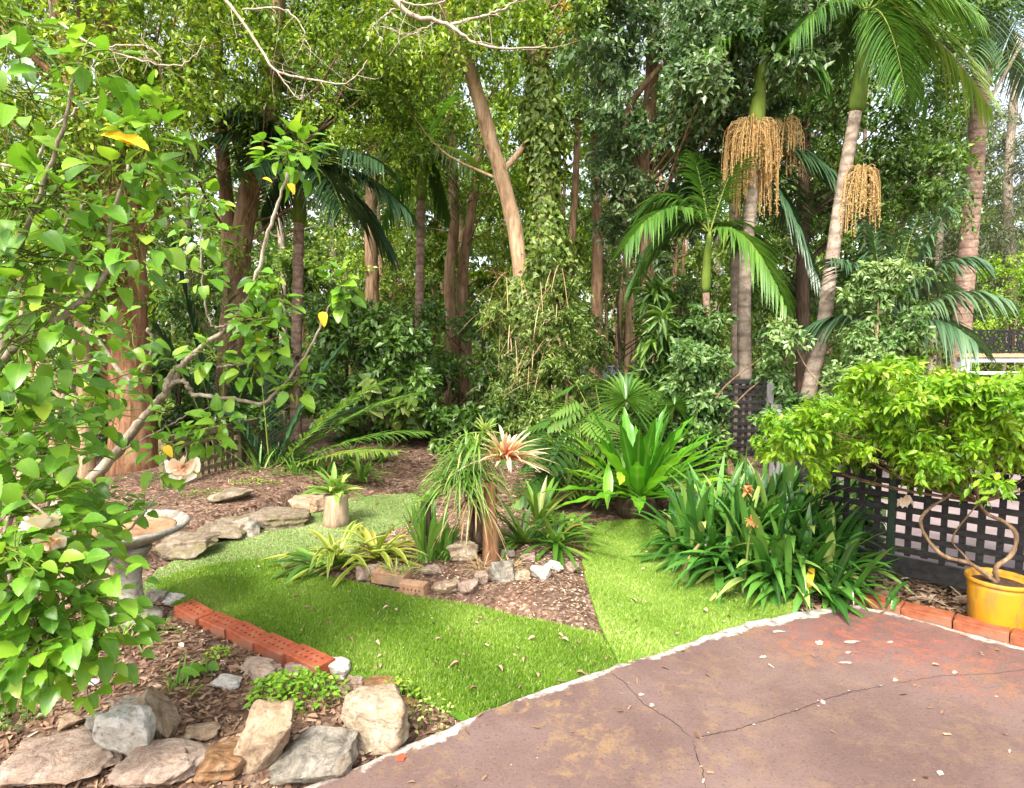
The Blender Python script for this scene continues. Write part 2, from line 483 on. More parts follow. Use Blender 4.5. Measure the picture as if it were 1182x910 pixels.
M['litter'] = leaf_mat('dead_leaf', [(0, (.05, .028, .018)), (.35, (.16, .09, .055)), (.65, (.32, .205, .13)), (.88, (.50, .37, .26)), (1, (.62, .5, .38))], .1, .75, .15)
M['litter_red'] = leaf_mat('red_brown_mulch', [(0, (.035, .018, .012)), (.4, (.13, .062, .04)), (.75, (.25, .145, .095)), (1, (.42, .30, .21))], .1, .75, .15)

def bark(name, c1, c2, c3, zs=.25, scale=14, bump=.6, rings=0.0):
    s = NT(name); co = s.coord((1, 1, zs))
    n1 = s.math('ADD', s.math('MULTIPLY', s.noise(co, scale, 8, .68, .9), .65), s.math('MULTIPLY', s.noise(s.coord((1, 1, zs * .4)), scale * 2.6, 6, .7, .4), .35)); n2 = s.noise(s.coord(), 2.2, 4)
    c = s.ramp(n1, [(.38, c1), (.50, c2), (.63, c3)])
    c = s.mix(s.ramp(n2, [(.38, (0, 0, 0)), (.62, (1, 1, 1))]), c, s.mix(.4, c, c1))
    h = n1
    if rings:
        w = s.n('ShaderNodeTexWave', wave_type='BANDS', bands_direction='Z'); w.inputs['Scale'].default_value = rings
        w.inputs['Distortion'].default_value = 1.2; w.inputs['Detail'].default_value = 2
        s.l(s.coord(), w.inputs['Vector'])
        k = s.math('POWER', w.outputs[1], 6)
        c = s.mix(s.math('MULTIPLY', k, .6), c, c1); h = s.math('SUBTRACT', n1, s.math('MULTIPLY', k, .6))
    s.bump(h, bump, .02)
    return s.base(c, .85, .15)

M['bark_red'] = bark('red_brown_bark', (.10, .045, .022), (.27, .135, .07), (.42, .25, .15), .18, 11, .9)
M['bark_brown'] = bark('brown_bark', (.08, .045, .025), (.24, .15, .085), (.40, .27, .17), .2, 12, .8)
M['bark_tan'] = bark('tan_bark', (.15, .09, .05), (.36, .24, .14), (.50, .37, .25), .25, 10, .7)
M['bark_grey'] = bark('grey_limb', (.14, .105, .08), (.31, .25, .19), (.46, .40, .32), .3, 16, .5)
M['bark_dark'] = bark('dark_bark', (.03, .02, .014), (.09, .06, .04), (.18, .12, .08), .25, 12, .7)
M['bark_palm'] = bark('ringed_palm_trunk', (.13, .095, .07), (.31, .245, .19), (.43, .36, .295), 1.5, 9, .35, rings=1.6)
M['bark_palm_brown'] = bark('brown_palm_trunk', (.13, .08, .06), (.29, .19, .14), (.42, .31, .24), 1.5, 9, .4, rings=1.9)
M['shaft'] = bark('green_crown_shaft', (.06, .10, .015), (.13, .19, .028), (.24, .28, .06), .1, 5, .15)
M['twig'] = bark('pale_twig', (.22, .17, .12), (.40, .33, .25), (.55, .48, .38), .3, 20, .3)

def stone_mat(name, c1, c2, c3, stain=(.30, .15, .05), k=.5):
    s = NT(name); co = s.coord()
    n1 = s.noise(co, 13, 10, .72, .8); n2 = s.noise(co, 48, 8, .75); n3 = s.noise(co, 6.5, 6, .6, .6)
    c = s.ramp(n1, [(.36, c1), (.5, c2), (.63, c3)])
    c = s.mix(s.math('MULTIPLY', s.ramp(n3, [(.5, (0, 0, 0)), (.62, (1, 1, 1))]), k), c, stain)
    c = s.mix(s.ramp(n2, [(.36, (1, 1, 1)), (.47, (0, 0, 0))]), c, s.mix(.5, c, (.06, .05, .04)))
    s.bump(s.math('ADD', n1, s.math('MULTIPLY', n2, .6)), 1.0, .03)
    return s.base(c, .85, .2)
M['st_tan'] = stone_mat('tan_sandstone', (.20, .135, .085), (.37, .265, .175), (.52, .40, .28), (.30, .155, .06), .55)
M['st_pink'] = stone_mat('pinkish_sandstone', (.22, .145, .11), (.36, .265, .205), (.48, .375, .305), (.30, .17, .085), .4)
M['st_white'] = stone_mat('pale_stone', (.42, .375, .31), (.63, .59, .52), (.72, .69, .63), (.40, .235, .10), .4)
M['st_grey'] = stone_mat('grey_stone', (.13, .115, .09), (.27, .24, .195), (.42, .375, .31), (.24, .16, .085), .5)
M['st_orange'] = stone_mat('orange_brown_stone', (.12, .06, .03), (.26, .135, .06), (.38, .26, .165), (.33, .145, .045), .7)
M['st_cream'] = stone_mat('cream_sandstone', (.28, .205, .13), (.46, .36, .25), (.60, .51, .39), (.36, .21, .09), .45)
M['st_mossy'] = stone_mat('weathered_edging_stone', (.125, .095, .062), (.24, .185, .13), (.35, .285, .21), (.15, .14, .045), .6)

def brick_mat(name, c1, c2, c3):
    s = NT(name); co = s.coord()
    n1 = s.noise(co, 9, 6, .6); n2 = s.noise(co, 60, 4, .7)
    c = s.ramp(n1, [(.35, c1), (.52, c2), (.70, c3)])
    c = s.mix(s.ramp(n2, [(.30, (1, 1, 1)), (.42, (0, 0, 0))]), c, (.22, .10, .06))
    c = s.mix(s.ramp(s.noise(co, 4.5, 5), [(.47, (0, 0, 0)), (.64, (.8, .8, .8))]), c, (.14, .10, .075))
    s.bump(n2, .4, .004)
    return s.base(c, .85, .2)
M['brick'] = brick_mat('orange_red_brick', (.19, .046, .022), (.30, .076, .033), (.37, .125, .06))
M['brick_kerb'] = brick_mat('kerb_brick', (.17, .05, .024), (.27, .08, .035), (.34, .14, .07))
M['brick_dull'] = brick_mat('weathered_brick', (.22, .12, .065), (.36, .21, .125), (.44, .30, .20))

def plain(name, c, rough=.6, spec=.3, var=.25, scale=9, bump=.15, zs=1.0):
    s = NT(name); co = s.coord((1, 1, zs)); n = s.noise(co, scale, 7, .65)
    d = tuple(x * (1 - var) for x in c); l = tuple(min(1, x * (1 + var)) for x in c)
    s.bump(n, bump, .01)
    return s.base(s.ramp(n, [(.3, d), (.7, l)]), rough, spec)
M['fence'] = plain('charcoal_painted_timber', (.024, .022, .022), .65, .3, .6, 26, .6)
M['fence_old'] = plain('weathered_olive_timber', (.13, .105, .055), .85, .15, .5, 18, .5)
M['post_grey'] = plain('grey_weathered_post', (.20, .19, .185), .85, .15, .4, 16, .5, .3)
M['post_green'] = plain('dark_green_post', (.012, .035, .015), .5, .4, .3, 9, .1)
M['white_paint'] = plain('white_painted_timber', (.46, .48, .50), .5, .35, .08, 8, .1)
M['tan_timber'] = plain('tan_timber_rail', (.46, .27, .15), .6, .3, .25, 12, .2)
M['black_metal'] = plain('black_metal_screen', (.010, .010, .010), .45, .4, .2, 8, .05)
s = NT('yellow_plastic_pot'); co = s.coord()
c = s.ramp(s.noise(co, 6, 5, .6), [(.35, (.44, .20, .010)), (.65, (.53, .255, .012))])
c = s.mix(s.ramp(s.noise(s.coord((1, 1, .35)), 14, 8, .75, .6), [(.47, (0, 0, 0)), (.64, (.85, .85, .85))]), c, (.25, .14, .04))
c = s.mix(s.ramp(s.noise(co, 70, 4, .7), [(.62, (0, 0, 0)), (.70, (.6, .6, .6))]), c, (.20, .13, .06))
s.bump(s.noise(co, 30, 4), .12, .004)
M['pot'] = s.base(c, .5, .4)
M['soil'] = plain('potting_soil', (.07, .04, .028), .95, .1, .6, 40, .9)
M['bath'] = stone_mat('weathered_concrete', (.25, .22, .175), (.40, .365, .305), (.52, .485, .42), (.13, .115, .07), .6)
M['bath_in'] = plain('bird_bath_silt', (.27, .15, .08), .6, .3, .5, 16, .4)
M['log'] = bark('cut_log', (.20, .13, .08), (.40, .29, .19), (.55, .44, .32), .15, 18, .7)
M['stem_green'] = bark('green_stem', (.06, .09, .015), (.14, .18, .03), (.22, .24, .07), .4, 10, .2)
M['stem_brown'] = bark('brown_shrub_stem', (.10, .06, .035), (.24, .155, .09), (.38, .28, .18), .3, 22, .6)

# ---------------------------------------------------------------- ground plan (points read on the ground plane)
def GP(pts, z=0.0): return [G(a, b, z)[:2] for a, b in pts]

EDGE = GP([(345, 910), (392, 892), (440, 873), (470, 859), (500, 845), (545, 827), (590, 808), (640, 790), (703, 770), (735, 760), (770, 750), (830, 728),
           (872, 715), (920, 706), (960, 699), (990, 698), (1030, 707), (1080, 720), (1130, 734), (1182, 748)])
e0, e1 = np.array(EDGE[0]), np.array(EDGE[-1])
KDIR = nrm(np.array(EDGE[-1]) - np.array(EDGE[15]))            # the kerb's direction
PATIO = [np.array([-6.0, -8.0]), np.array([-6.0, 0.2]), np.array([-1.9, 1.25])] + [np.array(p) for p in EDGE] + [e1 + KDIR * 2.0, e1 + KDIR * 4.5, np.array([9.0, -8.0])]
LAWN_L = GP([(545, 827), (590, 808), (640, 790), (703, 770), (714, 767), (704, 744), (693, 727), (640, 716), (590, 706), (540, 694), (470, 684), (415, 669), (368, 662), (330, 657), (316, 641),
             (285, 643), (250, 648), (210, 657), (176, 669), (186, 687), (250, 714), (310, 741), (368, 767), (410, 772), (445, 779), (490, 800)])
LAWN_R = GP([(717, 766), (735, 760), (770, 750), (830, 728), (872, 715), (915, 706), (920, 660), (870, 630), (800, 610), (772, 599), (735, 597), (690, 601), (676, 625), (672, 645), (678, 668), (688, 700), (697, 728), (707, 746)])
PATH = GP([(150, 690), (168, 664), (200, 641), (250, 623), (300, 607), (340, 591), (375, 575), (430, 569), (482, 566), (490, 585), (470, 602), (430, 614), (400, 640), (340, 672), (316, 655), (260, 662), (200, 685)])
BED_C = GP([(330, 655), (415, 667), (470, 683), (540, 693), (640, 716), (693, 727), (676, 668), (670, 645), (676, 622), (690, 601), (640, 588), (560, 585), (480, 592), (440, 612), (400, 636)])
BED_L = GP([(176, 690), (250, 718), (310, 746), (368, 772), (410, 778), (445, 785), (490, 805), (540, 826), (470, 857), (345, 908), (150, 1000), (-200, 950), (-250, 720), (60, 680)])
BED_BL = GP([(165, 655), (200, 636), (250, 618), (300, 600), (340, 585), (372, 572), (395, 560), (330, 540), (200, 545), (0, 590), (0, 680)])
DRIVE = [np.array(p) for p in [(2.62, 4.35), (3.05, 5.5), (3.5, 8.0), (14, 8.0), (14, -4), (6.5, -0.4), (3.15, 3.55)]]

def smooth(a, b, x):
    t = np.clip((x - a) / (b - a), 0, 1); return t * t * (3 - 2 * t)

def terrain_z(X, Y):
    X = np.asarray(X, float); Y = np.asarray(Y, float)
    n = .5 * np.sin(X * 3.1 + 1) * np.sin(Y * 2.7) + .3 * np.sin(X * 7.3) * np.sin(Y * 8.1 + .5) + .2 * np.sin(X * 17 + Y * 3) * np.sin(Y * 15)
    z = -0.03 + .012 * n
    def bed(poly, h, w):
        ins = inside(poly, X, Y); d = edge_dist(poly, X, Y)
        return h * np.where(ins, smooth(0, w, d), 0)
    z = z + bed(BED_C, .06, .25) + bed(BED_L, .05, .3) + bed(BED_BL, .16, .12)
    z = z - 1.35 * smooth(11, 24, Y) + .05 * smooth(6.5, 9, Y)
    flat = np.zeros(X.shape)
    for poly, lo in ((LAWN_L, 0), (LAWN_R, 0), (PATH, 0), (PATIO, 0), (DRIVE, 0)):
        ins = inside(poly, X, Y); d = edge_dist(poly, X, Y)
        flat = np.maximum(flat, np.where(ins, 1.0, 1 - smooth(0, .07, d)))
    return z * (1 - flat) + np.where(flat > 0, -.055, 0) * flat

def axis(lo, hi, step, far):
    a = np.arange(lo, hi + 1e-6, step)
    g = [hi]; s = step
    while g[-1] < far: s *= 1.35; g.append(g[-1] + s)
    h = [lo]; s = step
    while h[-1] > -far: s *= 1.35; h.append(h[-1] - s)
    return np.array(h[:0:-1] + list(a) + g[1:])

ax, ay = axis(-4.6, 5.2, .05, 260), axis(1.6, 9.4, .05, 260)
XX, YY = np.meshgrid(ax, ay)
ZZ = np.where((np.abs(XX) < 30) & (np.abs(YY) < 60), terrain_z(XX, YY), -1.38)
ZZ = np.where(YY < -1, -.06, ZZ)
nx, ny = len(ax), len(ay)
ii = (np.arange(ny - 1)[:, None] * nx + np.arange(nx - 1)[None]).ravel()
mb = MB(); mb.add(np.stack([XX.ravel(), YY.ravel(), ZZ.ravel()], 1), None, np.stack([ii, ii + 1, ii + nx + 1, ii + nx], 1))
s = NT('mulch_soil'); co = s.coord()
n1 = s.noise(co, 5, 8, .7, .5); v1 = s.voro(co, 55, out='Color'); n2 = s.noise(co, 1.1, 4)
sep = s.n('ShaderNodeSeparateColor'); s.l(v1, sep.inputs[0])
c = s.ramp(sep.outputs[0], [(0, (.045, .028, .02)), (.4, (.13, .08, .055)), (.75, (.24, .155, .11)), (1, (.40, .29, .21))])
c = s.mix(s.ramp(n2, [(.40, (0, 0, 0)), (.6, (.7, .7, .7))]), c, s.mix(.5, c, (.20, .10, .065)))
c = s.mix(s.ramp(n1, [(.42, (.55, .55, .55)), (.6, (0, 0, 0))]), c, (.05, .035, .025))
s.bump(s.math('ADD', sep.outputs[1], n1), .9, .02)
setting(mb, 'ground', s.base(c, .95, .1))

def ragged(poly, amp):
    out = []
    for i in range(len(poly)):
        a, b = np.array(poly[i]), np.array(poly[(i + 1) % len(poly)]); L = np.linalg.norm(b - a); k = max(1, int(L / .035)); nn = np.array([-(b - a)[1], (b - a)[0]]) / max(L, 1e-6)
        for j in range(k):
            q = a + (b - a) * j / k; out.append(q + nn * amp * (mnoise.noise(Vector((q[0] * 6, q[1] * 6, 1))) + .7 * mnoise.noise(Vector((q[0] * 19, q[1] * 19, 4)))))
    return out
LAWN_L, LAWN_R, PATH = ragged(LAWN_L, .012), ragged(LAWN_R, .012), ragged(PATH, .03)
def sheet(name, poly, z, mat, kind='structure', thick=0.0):
    bm = bmesh.new()
    bm.faces.new([bm.verts.new((p[0], p[1], z)) for p in poly])
    bmesh.ops.triangulate(bm, faces=bm.faces[:])
    bmesh.ops.recalc_face_normals(bm, faces=bm.faces[:])
    for f in bm.faces:
        if f.normal.z < 0: f.normal_flip()
    mb = MB(); mb.bm(bm)
    if thick:
        p = np.asarray(poly)[:, :2]; n = len(p)
        top = np.c_[p, np.full(n, z)]; bot = np.c_[p, np.full(n, z - thick)]
        i = np.arange(n); j = (i + 1) % n
        mb.add(np.vstack([top, bot]), None, np.stack([i, j, j + n, i + n], 1))
    return setting(mb, name, mat, kind, smooth=False)

def turf_mat(name, a, b, c3, scale):
    s = NT(name); co = s.coord()
    n1 = s.noise(co, scale, 4, .8); n2 = s.noise(co, 2.2, 3)
    c = s.ramp(n1, [(.36, a), (.52, b), (.66, c3)])
    c = s.mix(s.ramp(n2, [(.4, (0, 0, 0)), (.62, (.5, .5, .5))]), c, c3)
    c = s.mix(s.ramp(s.noise(co, 7, 8, .75, .6), [(.52, (0, 0, 0)), (.68, (.55, .55, .55))]), c, s.mix(.5, c, (.10, .075, .04)))
    s.bump(n1, .8, .01)
    return s.base(c, .85, .15)
sheet('lawn', LAWN_L, -.022, turf_mat('turf_backing', (.04, .115, .010), (.085, .205, .014), (.15, .29, .03), 120), thick=.02)
sheet('lawn', LAWN_R, -.022, turf_mat('turf_backing_right', (.075, .175, .015), (.14, .28, .025), (.22, .36, .05), 120), thick=.02)
sheet('path', PATH, -.030, turf_mat('faded_turf_path', (.12, .18, .05), (.19, .26, .085), (.26, .33, .13), 130), thick=.015)

# artificial grass blades
def blades(poly, n, mat, h0, tvar, z=-.022):
    p = np.asarray(poly); lo, hi = p.min(0), p.max(0)
    x, y = U(lo[0], hi[0], n * 3), U(lo[1], hi[1], n * 3)
    k = inside(p, x, y)
    d = edge_dist(p, x, y); k &= d > .004
    x, y = x[k][:n], y[k][:n]; n = len(x)
    pos = np.c_[x, y, np.full(n, z)]
    D = nrm(np.c_[R.normal(0, .55, (n, 2)) + np.array([.12, .1]), np.ones(n)])
    patch = .48 + .12 * np.sin(x * 1.3 + y * 2.1) + .22 * np.sin(x * 3.3 + 1) * np.sin(y * 4.1) + .15 * np.sin(x * 9 + y * 7)
    t = np.clip(patch + R.normal(0, tvar, n), 0, 1)
    t = np.where(R.random(n) < .035, 1.0, t)
    up = rdir(n)
    X = D; Yv = nrm(np.cross(up, X))
    mb = MB(); mb.stamp(BLADE, pos, X * (h0 * U(.6, 1.3, n))[:, None], Yv * (.0052 * U(.7, 1.3, n))[:, None], np.cross(X, Yv) * .01, t)
    setting(mb, 'grass', mat, 'stuff')
blades(LAWN_L, 105000, M['turf_blade'], .022, .17)
M['turf_path'] = leaf_mat('turf_blade_path', greens((.12, .185, .05), (.21, .29, .09), (.29, .37, .14), (.42, .45, .24)), .25, .6, .15)
blades(PATH, 60000, M['turf_path'], .013, .2, -.030)
blades(LAWN_R, 70000, M['turf_right'], .020, .16)

# ---------------------------------------------------------------- patio of worn painted concrete
PC = np.array([1.2, -1.2])
pp = []
for i in range(2, 23):
    a, b = PATIO[i], PATIO[i + 1]; k = max(1, int(np.linalg.norm(b - a) / .05))
    for j in range(k): pp.append(a + (b - a) * j / k)
pp = np.array(pp + [PATIO[23]]); n = len(pp); dirn = nrm(PC - pp)
for _ in range(25): dirn[1:-1] = nrm(dirn[:-2] + dirn[2:] + dirn[1:-1])
pp = pp + dirn * R.normal(0, .006, n)[:, None]
rows = [0, .012, .03, .06, .09, .13, .18, .25, .35]
V, A = [], []
for r in [-1] + rows:
    d = max(r, 0)
    V.append(np.c_[pp + dirn * d, np.full(n, -.09 if r < 0 else (0 if d > .01 else -.006))])
    A.append(np.c_[np.full(n, .5), np.full(n, d), np.zeros(n)])
i = np.arange(n - 1); Q = [np.stack([i + r * n, i + (r + 1) * n, i + 1 + (r + 1) * n, i + 1 + r * n], 1) for r in range(len(rows))]
mb = MB(); mb.add(np.vstack(V), None, np.vstack(Q), np.vstack(A))
inner = [np.array(p) for p in (pp + dirn * .35)]
bm = bmesh.new(); bm.faces.new([bm.verts.new((p[0], p[1], 0)) for p in inner + PATIO[24:] + PATIO[:2]])
bmesh.ops.triangulate(bm, faces=bm.faces[:]); bmesh.ops.recalc_face_normals(bm, faces=bm.faces[:])
for f in bm.faces:
    if f.normal.z < 0: f.normal_flip()
mb.bm(bm, np.tile([.5, 2.0, 0], (len(bm.verts), 1)))
s = NT('worn_painted_concrete'); co = s.coord(); at = s.attr()
def around(px, py, r):
    p = G(px, py); nd = s.n('ShaderNodeVectorMath', operation='DISTANCE'); s.l(co, nd.inputs[0]); nd.inputs[1].default_value = tuple(p)
    return s.math('SUBTRACT', 1.0, s.math('DIVIDE', nd.outputs['Value'], r), True)
nA = s.noise(co, 1.7, 6, .6, .3); nB = s.noise(co, 6, 8, .7, .4); nC = s.noise(co, 75, 7, .8); nD = s.noise(co, 2.6, 5, .65, .2); nE = s.noise(co, 13, 8, .75, .5)
c = s.ramp(nA, [(.35, (.106, .065, .056)), (.5, (.130, .083, .072)), (.65, (.158, .106, .093))])
far_k = s.math('ADD', s.math('ADD', around(1080, 755, .75), around(960, 735, .6)), s.math('ADD', around(700, 810, .7), around(560, 850, .55)), True)
och = s.math('MULTIPLY', s.ramp(s.math('ADD', nE, s.math('MULTIPLY', nD, .6)), [(.80, (0, 0, 0)), (.96, (1, 1, 1))]), s.math('ADD', .35, s.math('MULTIPLY', far_k, .6)), True)
c = s.mix(och, c, (.215, .135, .07))
redk = s.math('MULTIPLY', s.math('ADD', around(1095, 757, .55), s.math('ADD', around(1010, 728, .35), around(935, 738, .35)), True), s.ramp(nE, [(.42, (0, 0, 0)), (.56, (1, 1, 1))]))
c = s.mix(s.math('MULTIPLY', redk, .46), c, (.27, .055, .047))
c = s.mix(s.ramp(nC, [(.36, (1, 1, 1)), (.46, (0, 0, 0))]), c, (.060, .036, .032))
c = s.mix(s.ramp(s.noise(co, 120, 4, .7), [(.60, (0, 0, 0)), (.70, (.6, .6, .6))]), c, (.30, .21, .15))
c = s.mix(s.ramp(s.math('ADD', s.noise(co, 9, 8, .8, .8), s.math('MULTIPLY', far_k, .035)), [(.725, (0, 0, 0)), (.75, (.9, .9, .9))]), c, (.44, .37, .31))
ek = s.math('ADD', s.math('MULTIPLY', at[1], -9.0), s.math('ADD', -.45, s.math('ADD', s.math('MULTIPLY', nB, 1.6), s.math('MULTIPLY', s.noise(co, 2.3, 3), 1.4))))
wide = s.math('MULTIPLY', around(880, 712, .75), 1.0)
ek = s.math('ADD', ek, s.math('MULTIPLY', wide, .42))
edgec = s.ramp(s.noise(co, 22, 6, .7), [(.36, (.15, .12, .10)), (.5, (.34, .30, .26)), (.64, (.54, .49, .44))])
c = s.mix(s.ramp(ek, [(.62, (0, 0, 0)), (.74, (1, 1, 1))]), c, edgec)
s.l(s.ramp(nE, [(.3, (.62,) * 3), (.7, (.85,) * 3)]), s.b.inputs['Roughness'])
mp = s.base(c, .72, .25); s.l(s.ramp(nE, [(.3, (.55,) * 3), (.7, (.85,) * 3)]), s.b.inputs['Roughness'])
s.bump(s.math('ADD', s.math('MULTIPLY', nC, .5), nB), .6, .008)
patio = setting(mb, 'patio', mp)

def ribbon(path, w0, w1, jag, z, step=.012):
    p = np.array([G(a, b)[:2] for a, b in path]); out = []
    for a, b in zip(p[:-1], p[1:]):
        k = max(2, int(np.linalg.norm(b - a) / step))
        out += [a + (b - a) * t / k for t in range(k)]
    out = np.array(out + [p[-1]]); n = len(out)
    w = np.cumsum(R.normal(0, jag, (n, 2)), 0); w -= np.linspace(0, 1, n)[:, None] * w[-1]
    out = out + w * .5 + R.normal(0, jag * .6, (n, 2))
    t = nrm(np.gradient(out, axis=0)); side = np.c_[-t[:, 1], t[:, 0]]
    hw = U(w0, w1, n)[:, None] * np.minimum(1, np.minimum(np.arange(n), np.arange(n)[::-1])[:, None] / 5 + .1)
    V = np.vstack([np.c_[out + side * hw, np.full(n, z)], np.c_[out - side * hw, np.full(n, z)]])
    i = np.arange(n - 1)
    return V, np.stack([i, i + 1, i + 1 + n, i + n], 1), out
CRK = [[(703, 775), (722, 790), (745, 812), (776, 833), (800, 853)], [(800, 853), (840, 845), (870, 836), (915, 822), (960, 809), (1000, 797), (1022, 792)],
       [(800, 853), (803, 872), (812, 890), (818, 925)], [(1030, 790), (1090, 781), (1150, 778), (1190, 772)], [(955, 808), (930, 795)]]
mb = MB(); mb2 = MB()
for q, pth in enumerate(CRK):
    V, Qd, out = ribbon(pth, (.0006, .0006)[q > 2], .0018 if q < 3 else .0009, .003, .0022)
    mb.add(V, None, Qd)
    if q < 3:
        for p in out[::2]:
            if R.random() < (.4 if q == 1 else .12):
                k = 6; a = np.linspace(0, 6.28, k, endpoint=False); r = U(.002, .008, k)
                o = p + R.normal(0, .007, 2)
                mb2.add(np.c_[o[0] + np.cos(a) * r, o[1] + np.sin(a) * r * .7, np.full(k, .0042)], [(0, t, t + 1) for t in range(1, k - 1)])
setting(mb, 'crack', plain('dark_crack', (.03, .022, .02), .95, .05), parent=patio)
for px, py, w, h in [(945, 743, 15, 10), (982, 742, 34, 5), (979, 754, 10, 5), (881, 759, 14, 5), (978, 766, 28, 4), (1102, 777, 11, 5), (1033, 786, 10, 7), (950, 812, 10, 6), (1085, 893, 16, 11),
                     (1055, 902, 6, 4), (1165, 868, 6, 8), (1028, 742, 14, 4), (740, 803, 10, 5), (752, 815, 9, 6), (812, 902, 7, 8), (1150, 805, 8, 3), (652, 795, 12, 5), (590, 884, 4, 3), (620, 876, 4, 3), (897, 730, 26, 4)]:
    k = 11; a = np.linspace(0, 6.28, k, endpoint=False) + U(0, .3); r = U(.45, 1.1, k)
    rx, ry = w * .36, h * .40
    pts = np.array([G(px + math.cos(t) * rx * q, py + math.sin(t) * ry * q)[:2] for t, q in zip(a, r)])
    mb2.add(np.c_[np.r_[pts, [G(px, py)[:2]]], np.full(k + 1, .0042)], [(k, t, (t + 1) % k) for t in range(k)])
setting(mb2, 'bare_patch', plain('bare_concrete_chip', (.38, .29, .24), .9, .15, .4, 60), parent=patio, smooth=False)
k = 14; a = np.linspace(0, 6.28, k, endpoint=False); r = U(.013, .023, k); o = G(463, 875)
mb = MB(); mb.add(np.c_[o[0] + np.cos(a) * r, o[1] + np.sin(a) * r * 1.1, np.full(k, .003)], [(0, t, t + 1) for t in range(1, k - 1)])
setting(mb, 'paint_spot', plain('red_paint_spot', (.62, .06, .03), .6, .3), parent=patio)

# the neighbour's pale drive seen through the lattice
s = NT('pinkish_concrete_drive'); co = s.coord(); n1 = s.noise(co, 3, 6, .6)
s.bump(s.noise(co, 40, 4), .2, .005)
sheet('driveway', DRIVE, -.03, s.base(s.ramp(n1, [(.35, (.165, .125, .12)), (.65, (.24, .19, .185))]), .85, .2), thick=.03)

# ---------------------------------------------------------------- loose litter
def litter(n, polys_in, polys_out, mat, l0, l1, name='litter', box=None, dens=None, w=(.18, .5), lift=.006, tint=None, z0=-9):
    if box is None:
        p = np.vstack([np.asarray(q) for q in polys_in]); box = (p[:, 0].min(), p[:, 0].max(), p[:, 1].min(), p[:, 1].max())
    x, y = U(box[0], box[1], n * 5), U(box[2], box[3], n * 5)
    k = np.zeros(len(x), bool) if polys_in else np.ones(len(x), bool)
    for q in polys_in: k |= inside(q, x, y)
    for q in polys_out: k &= ~inside(q, x, y)
    if dens is not None: k &= R.random(len(x)) < dens(x, y)
    x, y = x[k][:n], y[k][:n]; n = len(x)
    z = np.maximum(terrain_z(x, y), np.where(inside(PATH, x, y) | inside(LAWN_L, x, y) | inside(LAWN_R, x, y), np.maximum(-.027, z0), z0)) + U(0, 1, n) * lift + .004
    a = U(0, 6.28, n); D = np.c_[np.cos(a), np.sin(a), R.normal(0, .22, n)]
    up = nrm(np.c_[R.normal(0, .35, (n, 2)), np.ones(n)])
    L = U(l0, l1, n); t = np.clip(R.beta(2, 2, n) if tint is None else R.normal(tint, .2, n), 0, 1)
    mb = MB()
    h = R.random(n) < .6
    put_leaves(mb, CHIP, np.c_[x, y, z][h], D[h], up[h], L[h], (L * U(w[0], w[1], n))[h], t[h])
    put_leaves(mb, OVAL, np.c_[x, y, z][~h], D[~h], up[~h], L[~h], (L * U(.3, .6, n))[~h], t[~h])
    return setting(mb, name, mat, 'stuff')
NOT = [LAWN_L, LAWN_R, PATH, PATIO]
litter(11500, [BED_L], NOT, M['litter'], .008, .048, 'leaf_litter', w=(.12, .4), tint=.42)
litter(3800, [BED_C], NOT, M['litter'], .006, .022, 'bark_mulch', w=(.3, .7), tint=.72)
litter(1300, [BED_C], NOT, M['litter_red'], .012, .035, 'bark_mulch', w=(.2, .5), tint=.6)
litter(3800, [BED_BL], NOT, M['litter'], .015, .05, 'leaf_litter', w=(.1, .4), tint=.36)
litter(9000, [], NOT + [BED_C, BED_L, BED_BL], M['litter_red'], .03, .09, 'mulch_litter', box=(-2.6, 2.6, 5.6, 13), w=(.1, .3), lift=.02)
litter(3200, [], NOT + [DRIVE], M['litter'], .03, .11, 'leaf_litter', box=(1.6, 3.3, 2.6, 4.4), w=(.05, .3), lift=.02, tint=.62)

litter(330, [PATH], [LAWN_L], M['litter'], .012, .04, 'leaf_litter', lift=.0, tint=.5)
litter(420, [LAWN_L, LAWN_R], [], M['litter'], .006, .02, 'leaf_litter', lift=.02, tint=.72)
litter(90, [PATIO], [LAWN_L, LAWN_R, BED_L], M['litter'], .008, .035, 'leaf_litter', box=(-1.5, 3.2, 1.4, 3.6), lift=.0, tint=.5, z0=.003)
